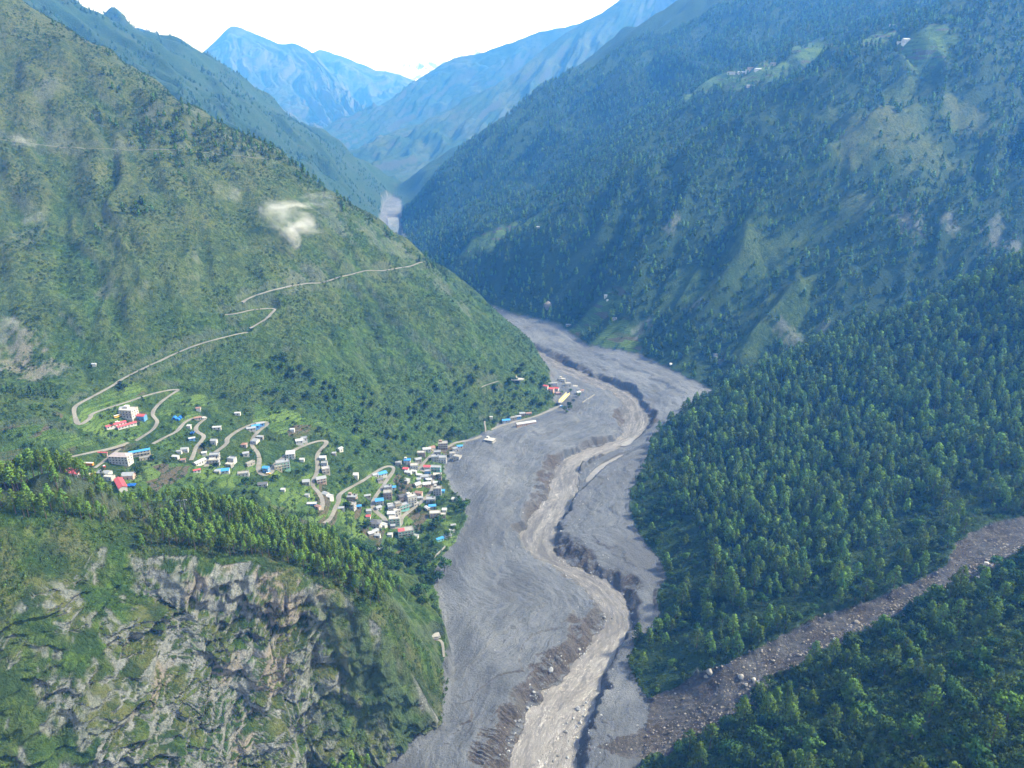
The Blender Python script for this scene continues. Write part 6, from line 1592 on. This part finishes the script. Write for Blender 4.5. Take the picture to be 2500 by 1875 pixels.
RK = {k: [mesh_of('boulder', rock_mesh(700 + i * 7 + j), [m]) for i in range(4)] for j, (k, m) in enumerate((('g', M_ROCKG), ('b', M_ROCKB), ('w', M_ROCKW)))}
RKLOW = {k: [mesh_of('stone', rock_mesh(800 + i * 7 + j, 1), [m]) for i in range(3)] for j, (k, m) in enumerate((('g', M_ROCKG), ('b', M_ROCKB)))}
def boulder(u, v, px, kind, label, group=None, tall=1.0):
    p = hit(u, v)
    if p is None: return
    dep = p[1] * CP - (p[2] - CAMZ) * SP; s = px * dep / FPX / 2
    inriv = bool(in_poly(np.array([p[0]]), np.array([p[1]]), river_poly)[0])
    z = float(zwater(p[1])) + .1 if inriv else p[2]
    o = bpy.data.objects.new('boulder', RK[kind][random.randrange(4)]); C.objects.link(o)
    o.location = (p[0], p[1], z + s * .25); o.scale = (s, s * random.uniform(.8, 1.1), s * tall); o.rotation_euler = (random.uniform(-.2, .2), random.uniform(-.2, .2), random.uniform(0, 6.28))
    tag(o, label, 'boulder', group)
for u, v, px, lab in [(1248, 1538, 15, 'largest rounded grey boulder standing in the muddy river'), (1222, 1587, 11, 'second largest grey boulder, alone in midstream below the largest'), (1226, 1643, 10, 'grey boulder with small stones, lowest in the river'),
                      (1254, 1566, 10, 'grey boulder at the head of the stony bar below the largest one'), (1190, 1449, 17, 'huge mud-coated block hanging on the slumped left bank'.replace('left ', '')), (1251, 1404, 11, 'pale boulder on the stony point below the slumped bank'),
                      (1305, 1334, 10, 'pale boulder at the water on the outside of the river bend'), (1140, 1532, 14, 'grey boulder, biggest of the heap along the lower bank')]:
    boulder(u, v, px, 'g', lab)
_r = random.Random(5)
RIVB = [(1265, 1522), (1258, 1550), (1250, 1575), (1246, 1590), (1262, 1540), (1216, 1560), (1226, 1565), (1173, 1611), (1180, 1642), (1186, 1633), (1170, 1634), (1192, 1650), (1240, 1555), (1251, 1560), (1256, 1583), (1248, 1598), (1231, 1605), (1178, 1655), (1165, 1650), (1188, 1622), (1243, 1571), (1259, 1530), (1219, 1574), (1203, 1640), (1236, 1634)]
for u, v in RIVB: boulder(u + _r.uniform(-3, 3), v + _r.uniform(-3, 3), _r.uniform(4, 8), 'g', 'small grey boulder among others in the lower river', 'boulders lying in the lower river')
def along(line_, n, spread, kind, lo, hi, label, group):
    for _ in range(n):
        i = _r.randrange(len(line_) - 1); t = _r.random(); a, b = line_[i], line_[i + 1]
        boulder(a[0] + (b[0] - a[0]) * t + _r.gauss(0, spread), a[1] + (b[1] - a[1]) * t + _r.gauss(0, spread * .7), lo + (hi - lo) * _r.random() ** 2.5, kind, label, group)
along([(1090, 1640), (1125, 1560), (1150, 1515), (1190, 1485)], 46, 7, 'g', 3.5, 9, 'grey boulder of the stony strip along the lower bank of the river', 'boulders along the lower river bank')
along([(1245, 1425), (1265, 1405), (1300, 1362), (1306, 1335), (1290, 1305)], 26, 5, 'g', 3, 7, 'pale boulder of the stony point inside the river bend', 'boulders on the stony point')
along([(1205, 1210), (1270, 1240), (1300, 1255)], 16, 4, 'g', 3, 6, 'grey boulder under the bank opposite the broad mud bar', 'boulders under the far bank')
for u, v, px, lab in [(2130, 1219, 17, 'large pale boulder at the top of the rubble in the landslide gully'), (2112, 1249, 13, 'pale boulder below the largest one in the landslide gully'), (2015, 1280, 14, 'tawny boulder in the rubble beside a pine'), (1830, 1377, 17, 'tawny block with a flat top in mid gully'),
                      (1803, 1382, 10, 'white boulder beside the tawny flat-topped block'), (1963, 1318, 12, 'grey boulder at the bushes by mid gully'), (1851, 1346, 15, 'long flat slab lying across the landslide gully'), (2195, 1195, 12, 'grey boulder high in the rubble at the edge of the picture')]:
    boulder(u, v, px, 'w' if 'pale' in lab or 'white' in lab else 'b', lab)
for u, v, px in [(1533, 1453, 17), (1601, 1463, 14), (1628, 1470, 13), (1640, 1478, 15), (1661, 1472, 11), (1525, 1462, 12), (1612, 1480, 10)]:
    boulder(u, v, px, 'w', 'whitish rock outcrop at the lip where the gully drops to the valley floor', 'rock outcrops at the gully lip', 1.5)
along([(2205, 1178), (2140, 1222), (2080, 1262), (2000, 1300), (1930, 1330), (1850, 1372), (1780, 1395), (1700, 1422)], 90, 11, 'b', 3.5, 11, 'brownish boulder in the rubble of the landslide gully', 'boulders of the landslide gully')
boulder(1183, 664, 22, 'b', 'house-sized rock standing in the woods across the river', None, 1.5)
boulder(1449, 788, 10, 'w', 'white boulder at the foot of the far mountain')
boulder(1312, 650, 7, 'w', 'pale pointed rock in the terraces across the river', None, 1.5)
for u, v, px in [(1548, 772, 7), (1560, 766, 6), (1572, 770, 6), (1555, 778, 5), (1535, 775, 5), (1585, 775, 5)]:
    boulder(u, v, px, 'g', 'pale boulder of the rock pile at the foot of the far mountain', 'rock pile at the foot of the far mountain')
def rubble(name, spacing, box, prob, seed, lo, hi, kinds, label):
    pts = scatter(spacing, *box, prob, seed, True, .05, 0); n = len(pts); print(name, n)
    cloud_object(name, pts, lo + (hi - lo) * gR.random(n) ** 4, np.zeros(n), kinds, label, seed)
def rub_prob(x, y):
    low_ = dist_line(x, y, shift(G_low))[0]
    return np.where(gridval(is_gully, x, y), np.clip(1.0 - low_ / 34 + .4 * fbm(x / 15, y / 15, 2, 801), 0.04, 1), 0) + np.where(gridval(gravel, x, y) > .4, .15, 0)
rubble('rubble', 1.7, (60, 620, 330, 640), rub_prob, 41, .25, 1.5, RKLOW['b'], 'loose rubble filling the landslide gully')
def bank_prob(x, y):
    d, _, _ = dist_line(x, y, river_poly, True); ins = in_poly(x, y, river_poly)
    return np.where(gridval(is_debris, x, y) & ~ins, np.clip(.5 * np.exp(-d / 9) + .012, 0, 1), 0) * (fbm(x / 30, y / 30, 2, 802) > -.15)
rubble('bank_stones', 2.2, (-200, 260, 330, 1100), bank_prob, 42, .2, 1.25, RKLOW['g'], 'stones and cobbles strewn along the river banks')

# ------------------------------------------------------------------ vehicles
PAINT = {k: flat_mat(k + '_paint', c, .35, .04) for k, c in (('orange', (.62, .25, .03)), ('yellow', (.65, .42, .04)), ('white', (.7, .7, .7)), ('crimson', (.45, .04, .10)), ('blue', (.04, .18, .5)))}
M_TYRE = flat_mat('tyre', (.02, .02, .02), .9)
def vehicle(name, cat, u, v, L, W, Hh, paint, rot, label, cabin=1.0):
    p = hit(u, v)
    if p is None: return
    t = bpy.data.objects.new(name, None); C.objects.link(t); t.location = (p[0], p[1], p[2] + .25); t.rotation_euler = (0, 0, math.radians(rot)); tag(t, label, cat)
    bm = bmesh.new(); bxm(bm, -L / 2, L / 2, -W / 2, W / 2, .4, Hh * (1 if cabin == 1 else .55)); 
    if cabin < 1: bxm(bm, -L / 2 + .2, L * (cabin - .5), -W / 2 + .08, W / 2 - .08, Hh * .55 + .003, Hh)
    bmesh.ops.bevel(bm, geom=bm.edges[:], offset=.12, segments=2, affect='EDGES'); part('body', bm, [PAINT[paint]], t)
    n = max(2, int(L * (1 if cabin == 1 else cabin) / 1.5)); x0 = -L / 2 + .3; x1 = (L / 2 - .3) if cabin == 1 else L * (cabin - .5) - .2
    for sy in (-1, 1):
        for i in range(n):
            a = x0 + (x1 - x0) * i / n; bm = bmesh.new(); yy = sy * (W / 2 - (0 if cabin == 1 else .08)); bxm(bm, a + .08, a + (x1 - x0) / n - .08, yy - .03, yy + .03, Hh * .58 + .05, Hh * .86); part('window', bm, [M_GLASS], t)
        for sx in (-.32, .32):
            bm = bmesh.new(); bmesh.ops.create_cone(bm, cap_ends=True, segments=12, radius1=.48, radius2=.48, depth=.3, matrix=Matrix.Translation((sx * L, sy * (W / 2 - .1), .42)) @ Matrix.Rotation(math.pi / 2, 4, 'X')); part('wheel', bm, [M_TYRE], t)
    bm = bmesh.new(); bxm(bm, -L / 2 + .3, x1, -W / 2 + .25, W / 2 - .25, Hh + .002, Hh + .12); part('roof', bm, [PAINT['white' if paint != 'white' else 'white']], t)
vehicle('bus', 'bus', 192, 1006, 10.0, 2.6, 3.2, 'orange', -3, 'long orange bus parked in the dirt yard above the pine ridge')
vehicle('bus', 'bus', 200, 1027, 6.0, 2.2, 2.6, 'yellow', 30, 'small yellow bus on the track below the orange bus')
vehicle('bus', 'bus', 254, 902, 7.5, 2.4, 2.9, 'yellow', 55, 'yellow bus parked beside the white hotel')
vehicle('truck', 'truck', 226, 1013, 6.5, 2.4, 2.8, 'crimson', -62, 'crimson truck at the gate of the bus yard', .45)
vehicle('van', 'van', 254, 914, 5.0, 2.0, 2.1, 'white', 60, 'white van in the forecourt below the yellow bus', .7)
vehicle('car', 'car', 441, 904, 4.2, 1.8, 1.6, 'white', 40, 'white car on the bend of the small road loop', .7)
vehicle('van', 'van', 580, 1025, 5.0, 2.0, 2.1, 'yellow', 10, 'orange-yellow van in the pale hairpin bowl', .7)
vehicle('truck', 'truck', 1212, 879, 6.5, 2.4, 2.8, 'blue', 60, 'truck waiting at the near end of the yellow bridge', .45)

# ------------------------------------------------------------------ tents and sheets
M_BLUETENT = flat_mat('blue_canvas', (.02, .17, .60), .6, .2)
def tent(u, v, w, L, rot, label):
    p = hit(u, v); t = bpy.data.objects.new('tent', None); C.objects.link(t); t.location = p; t.rotation_euler = (0, 0, math.radians(rot)); tag(t, label, 'tent', 'blue tents on bare soil')
    bm = bmesh.new(); n = 8; rows = []
    for y in (-L / 2, -L / 4, 0, L / 4, L / 2):
        k = 1 - .06 * (1 - abs(y) / (L / 2)) ; rows.append([bm.verts.new((w / 2 * math.cos(math.pi * i / n) * k, y, w * .55 * math.sin(math.pi * i / n) * k)) for i in range(n + 1)])
    for a, b in zip(rows[:-1], rows[1:]):
        for i in range(n): bm.faces.new((a[i], a[i + 1], b[i + 1], b[i]))
    bm.faces.new(rows[0]); bm.faces.new(rows[-1][::-1]); part('canopy', bm, [M_BLUETENT], t)
    bm = bmesh.new(); bxm(bm, -w * .16, w * .16, -L / 2 - .06, -L / 2 - .01, 0, w * .38); part('door_flap', bm, [M_DARK], t)
tent(377, 904, 4.6, 5.5, 10, 'blue tent standing apart from two others on bare soil')
tent(385, 907, 4.6, 5.5, 10, 'nearer blue tent of the touching pair on bare soil')
tent(389, 903, 4.6, 5.5, 10, 'farther blue tent of the touching pair on bare soil')
def sheet(u, v, w, d, h, rot, mat, label, name='canopy', cat='canopy'):
    p = hit(u, v); t = bpy.data.objects.new(name, None); C.objects.link(t); t.location = p; t.rotation_euler = (0, 0, math.radians(rot)); tag(t, label, cat)
    bm = bmesh.new(); vs = [[bm.verts.new((w * (i / 6 - .5), d * (j / 4 - .5), h + .35 * math.sin(i * 1.7) * math.cos(j * 1.3) - .03 * (i - 3) ** 2)) for j in range(5)] for i in range(7)]
    for i in range(6):
        for j in range(4): bm.faces.new((vs[i][j], vs[i + 1][j], vs[i + 1][j + 1], vs[i][j + 1]))
    bmesh.ops.solidify(bm, geom=bm.faces[:], thickness=.06); part('sheet', bm, [mat], t)
    for sx in (-1, 1):
        for sy in (-1, 1):
            bm = bmesh.new(); bxm(bm, sx * w * .46 - .07, sx * w * .46 + .07, sy * d * .46 - .07, sy * d * .46 + .07, -.5, h - .1); part('post', bm, [M_BARK], t)
sheet(284, 1050, 8.5, 6, 1.6, 6, M_BLUETENT, 'rumpled blue sheet spread beside the long red barrack')
sheet(416, 938, 5, 5, 2.4, 0, M_BLUETENT, 'peaked blue canopy between the first two road loops')

# ------------------------------------------------------------------ gate, bridge, lookout with stupa, pylon, pole, ruins
def gate(u, v):
    p = hit(u, v); t = bpy.data.objects.new('gate', None); C.objects.link(t); t.location = p; t.rotation_euler = (0, 0, math.radians(-4)); tag(t, 'red-topped entrance gate spanning the drive above the bus yard', 'gate')
    for s in (-1, 1):
        bm = bmesh.new(); bxm(bm, s * 4 - .5, s * 4 + .5, -.5, .5, -1, 4); part('pillar', bm, [WALL['pink']], t)
    bm = bmesh.new(); bxm(bm, -5, 5, -.45, .45, 4.002, 4.8); part('lintel', bm, [WALL['white']], t); r = part('roof', roof_bm('gable', 10.2, 1.6, 4.81, .7, .3), [ROOF['red']], t)
gate(224, 986)
M_YELLOW = flat_mat('yellow_steel', (.60, .52, .22), .6)
def bar(bm, a, b, r):
    a, b = Vector(a), Vector(b); d = (b - a).normalized(); u = d.orthogonal().normalized() * r; w = d.cross(u)
    k = [bm.verts.new(q + x) for q in (a, b) for x in (u + w, w - u, -u - w, u - w)]
    for i in range(4): bm.faces.new((k[i], k[(i + 1) % 4], k[4 + (i + 1) % 4], k[4 + i]))
    bm.faces.new(k[:4][::-1]); bm.faces.new(k[4:])
def bridge():
    a, b = hit(1210, 876), hit(1227, 852)
    a = Vector(a); b = Vector(b); L = (b - a).length; mid = (a + b) / 2
    t = bpy.data.objects.new('truss_bridge', None); C.objects.link(t); t.location = (mid.x, mid.y, max(a.z, b.z) + .6); d = b - a; t.rotation_euler = (0, 0, math.atan2(d.y, d.x)); tag(t, 'pale yellow truss bridge leading to the hamlet at the river bend', 'bridge')
    bm = bmesh.new(); bxm(bm, -L / 2 - 2, L / 2 + 2, -2.6, 2.6, -.5, .1); part('deck', bm, [ROOF['pale']], t)
    n = 12
    for s in (-1, 1):
        for z, nm in ((.3, 'lower_chord'), (3.2, 'upper_chord')):
            bm = bmesh.new(); bar(bm, (-L / 2, s * 2.75, z), (L / 2, s * 2.75, z), .28); part(nm, bm, [M_YELLOW], t)
        for i in range(n):
            x0, x1 = -L / 2 + L * i / n, -L / 2 + L * (i + 1) / n
            bm = bmesh.new(); bar(bm, (x0, s * 2.75, .3), (x1, s * 2.75, 3.2), .16); bar(bm, (x1, s * 2.75, .3), (x0, s * 2.75, 3.2), .16); part('brace', bm, [M_YELLOW], t)
bridge()
def lookout():
    p = hit(1112, 822); t = bpy.data.objects.new('lookout_terrace', None); C.objects.link(t); t.location = (p[0], p[1], p[2] + 2.5); tag(t, 'pale paved lookout terrace jutting from the end of the grassy hill', 'terrace')
    bm = bmesh.new(); pr = [(-16, 1), (-14, -3), (0, -5.5), (12, -3.5), (15, 2), (10, 6), (-12, 6)]
    a = [bm.verts.new((x, y, 0)) for x, y in pr]; b = [bm.verts.new((x, y, -1.0)) for x, y in pr]; bm.faces.new(a); bm.faces.new(b[::-1])
    for i in range(7): bm.faces.new((b[i], b[(i + 1) % 7], a[(i + 1) % 7], a[i]))
    bmesh.ops.recalc_face_normals(bm, faces=bm.faces[:]); part('paving', bm, [ROOF['pale']], t)
    for i in range(4):
        x, y = pr[i]; x2, y2 = pr[i + 1]
        for z in (.5, 1.1):
            bm = bmesh.new(); bar(bm, (x * .98, y * .98, z), (x2 * .98, y2 * .98, z), .08); part('rail', bm, [WALL['white']], t)
        for k in range(4):
            q = k / 4; bm = bmesh.new(); bar(bm, ((x + (x2 - x) * q) * .98, (y + (y2 - y) * q) * .98, 0), ((x + (x2 - x) * q) * .98, (y + (y2 - y) * q) * .98, 1.15), .1); part('rail_post', bm, [WALL['white']], t)
    for x, y in ((-9, -2), (0, -3.5), (8, -2)):
        bm = bmesh.new(); bxm(bm, x - .5, x + .5, y - .5, y + .5, -9, -1.002); part('support', bm, [ROOF['concrete']], t)
    s = bpy.data.objects.new('stupa', None); C.objects.link(s); s.location = (p[0] + 2, p[1] + 1.5, p[2] + 2.52); tag(s, 'small white domed stupa with a spire on the lookout terrace', 'stupa')
    bm = bmesh.new(); bxm(bm, -2.6, 2.6, -2.6, 2.6, 0, .8); bxm(bm, -2.1, 2.1, -2.1, 2.1, .802, 1.5); part('plinth', bm, [WALL['white']], s)
    bm = bmesh.new(); bmesh.ops.create_uvsphere(bm, u_segments=16, v_segments=8, radius=1.8, matrix=Matrix.Translation((0, 0, 2.3))); part('dome', bm, [WALL['white']], s)
    bm = bmesh.new(); bxm(bm, -.7, .7, -.7, .7, 3.9, 4.8); part('harmika', bm, [WALL['pink']], s)
    bm = bmesh.new(); bmesh.ops.create_cone(bm, cap_ends=True, segments=10, radius1=.55, radius2=.06, depth=2.2, matrix=Matrix.Translation((0, 0, 5.9))); part('spire', bm, [M_YELLOW], s)
lookout()
M_STEEL = flat_mat('grey_steel', (.33, .35, .36), .6)
def pylon():
    p = PF(1054, 692, 14); Hh = 38; t = bpy.data.objects.new('transmission_pylon', None); C.objects.link(t); t.location = (p[0], p[1], float(height(p[0], p[1])[0])); t.rotation_euler = (0, 0, .3); tag(t, 'grey steel lattice pylon standing in the mud beyond the hill', 'pylon')
    for sx in (-1, 1):
        for sy in (-1, 1):
            bm = bmesh.new(); bar(bm, (sx * 4, sy * 4, -2), (sx * 1.1, sy * 1.1, 24), .28); bar(bm, (sx * 1.1, sy * 1.1, 24), (sx * .35, sy * .35, Hh), .22); part('leg', bm, [M_STEEL], t)
    for k, (z0, z1, r0, r1) in enumerate([(0, 8, 3.8, 2.8), (8, 15, 2.8, 2.0), (15, 20, 2.0, 1.4), (20, 24, 1.4, 1.1), (24, 31, 1.1, .7)]):
        for (ax, ay, bx_, by_) in ((-1, -1, 1, -1), (1, -1, 1, 1), (1, 1, -1, 1), (-1, 1, -1, -1)):
            bm = bmesh.new(); bar(bm, (ax * r0, ay * r0, z0), (bx_ * r1, by_ * r1, z1), .15); bar(bm, (bx_ * r0, by_ * r0, z0), (ax * r1, ay * r1, z1), .15); part('brace', bm, [M_STEEL], t)
    for z, w in ((25, 7), (30, 6), (35, 5)):
        bm = bmesh.new(); bar(bm, (-w, 0, z), (w, 0, z), .2); bar(bm, (-w, 0, z), (0, 0, z + 1.6), .14); bar(bm, (w, 0, z), (0, 0, z + 1.6), .14); part('crossarm', bm, [M_STEEL], t)
pylon()
def hpole(u, v):
    p = hit(u, v); t = bpy.data.objects.new('power_pole', None); C.objects.link(t); t.location = p; t.rotation_euler = (0, 0, .2); tag(t, 'pale twin power pole with crossarm rising from the pine ridge', 'power pole')
    for s in (-1, 1):
        bm = bmesh.new(); bar(bm, (s * 1.4, 0, -1), (s * 1.4, 0, 13), .13); part('pole', bm, [M_STEEL], t)
    bm = bmesh.new(); bar(bm, (-3.6, 0, 12.2), (3.6, 0, 12.2), .15); part('crossarm', bm, [M_STEEL], t)
    for x in (-3.3, 0, 3.3):
        bm = bmesh.new(); bar(bm, (x, 0, 11.2), (x, 0, 12.0), .12); part('insulator', bm, [ROOF['pale']], t)
hpole(398, 1112)
def pavilion():
    p = hit(1058, 953); t = bpy.data.objects.new('ruined_pavilion', None); C.objects.link(t); t.location = (p[0], p[1], p[2] + .3); t.rotation_euler = (0, 0, math.radians(-24)); tag(t, 'ruined flat concrete pavilion half sunk in the mud beside the road', 'pavilion')
    bm = bmesh.new(); bxm(bm, -7, 7, -5, 5, 2.6, 3.1); part('roof_slab', bm, [ROOF['pale']], t)
    for x in (-6, 0, 6):
        for y in (-4.2, 4.2):
            bm = bmesh.new(); bxm(bm, x - .3, x + .3, y - .3, y + .3, -1.5, 2.598); part('column', bm, [ROOF['concrete']], t)
    bm = bmesh.new(); bxm(bm, -6, -2.5, 1, 4, 3.102, 5.4); part('turret', bm, [WALL['white']], t)
    bm = bmesh.new(); bxm(bm, -7.5, 7.5, -5.6, 5.6, -1.5, .1); part('plinth', bm, [ROOF['concrete']], t)
pavilion()
def slab(u, v, w, d, rot, label):
    p = hit(u, v); bm = bmesh.new(); bxm(bm, -w / 2, w / 2, -d / 2, d / 2, -1.5, .5)
    bmesh.ops.subdivide_edges(bm, edges=bm.edges[:], cuts=3, use_grid_fill=True)
    for q in bm.verts: q.co += Vector((_r.uniform(-.5, .5), _r.uniform(-.5, .5), _r.uniform(-.25, .25)))
    o = link('concrete_platform', mesh_of('concrete_platform', bm, [ROOF['concrete']]), None, None, p); o.rotation_euler = (0, 0, math.radians(rot)); tag(o, label, 'platform')
slab(938, 1370, 9, 8, 20, 'pale broken platform on the bushy bank at the end of the cliff spur')
def wall_line(px, h, label, name='retaining_wall', th=.6, mat='concrete'):
    pts = [hit(u, v) for u, v in px]; path = resample([p for p in pts if p], 3.0); bm = bmesh.new()
    for a, b in zip(path[:-1], path[1:]):
        d = Vector((b[0] - a[0], b[1] - a[1], 0)).normalized(); n = Vector((-d.y, d.x, 0)) * th / 2; A = Vector(a); B = Vector(b); up = Vector((0, 0, h)); dn = Vector((0, 0, -1))
        vs = [bm.verts.new(q) for q in (A - n + dn, B - n + dn, B + n + dn, A + n + dn, A - n + up, B - n + up, B + n + up, A + n + up)]
        for f in ((4, 5, 6, 7), (0, 1, 5, 4), (1, 2, 6, 5), (2, 3, 7, 6), (3, 0, 4, 7)): bm.faces.new([vs[i] for i in f])
    bmesh.ops.recalc_face_normals(bm, faces=bm.faces[:])
    tag(link(name, mesh_of(name, bm, [ROOF[mat]])), label, 'wall')
wall_line([(938, 1205), (952, 1192), (962, 1182)], 2.0, 'pale retaining wall at the edge of the terraces above the mud')
wall_line([(1258, 871), (1272, 862), (1284, 854)], 2.2, 'broken concrete wall standing out of the mud by the river bend')

# ------------------------------------------------------------------ wisps of cloud hanging on the hillside
def wisp(u, v, off, size, dens, label, seed, flat=.7):
    p = Vector(hit(u, v)); dirc = (Vector((0, 0, CAMZ)) - p).normalized(); p = p + dirc * off
    bm = bmesh.new(); bmesh.ops.create_icosphere(bm, subdivisions=3, radius=1.0)
    o = link('cloud_wisp', mesh_of('cloud_wisp', bm, [])); o.location = p; o.scale = (size[0], size[1], size[2]); o.rotation_euler = (0, .25 * ((seed % 3) - 1), .2)
    m = bpy.data.materials.new('cloud_wisp'); m.use_nodes = True; nt = m.node_tree; nt.nodes.clear(); N = NT(nt)
    out = N.n('ShaderNodeOutputMaterial'); pv = N.n('ShaderNodeVolumePrincipled'); tc = N.n('ShaderNodeTexCoord').outputs['Object']
    mp = N.n('ShaderNodeMapping'); mp.inputs['Location'].default_value = (seed * 3.1, seed * 1.7, 0); N.l(tc, mp.inputs['Vector'])
    n = N.noise(mp.outputs[0], 2.5, 6, .64, .7)
    ln = N.n('ShaderNodeVectorMath', operation='LENGTH'); N.l(tc, ln.inputs[0])
    fall = N.ramp(ln.outputs['Value'], 0.15, 0.98, 1.0, 0.0)
    dd = N.ramp(N.math('ADD', n, N.math('MULTIPLY', N.math('SUBTRACT', fall, 1.0), .42)), 0.385, 0.74, 0.0, dens)
    N.l(dd, pv.inputs['Density']); pv.inputs['Color'].default_value = (1, 1, 1, 1); pv.inputs['Anisotropy'].default_value = 0.0
    N.l(pv.outputs[0], out.inputs['Volume']); o.data.materials.append(m)
    tag(o, label, None, None, 'stuff')
wisp(628, 470, 44, (105, 32, 58), .12, 'white cloud wisp hanging before the dark hillside', 2)
wisp(632, 512, 30, (32, 20, 48), .08, 'tail of cloud hanging below the wisp', 3)
wisp(495, 415, 24, (50, 22, 36), .035, 'faint cloud wisp on the hillside', 5)
wisp(690, 430, 24, (80, 22, 34), .03, 'thin veil of cloud near the ridge', 7)
wisp(45, 305, 20, (48, 18, 22), .06, 'faint mist on the upper track', 11)
wisp(75, 470, 18, (44, 18, 24), .03, 'faint mist on the hillside', 12)
wisp(25, 700, 18, (34, 16, 24), .04, 'faint mist low on the hillside', 13)
wisp(655, 580, 14, (24, 12, 22), .014, 'faint mist above the road', 15)
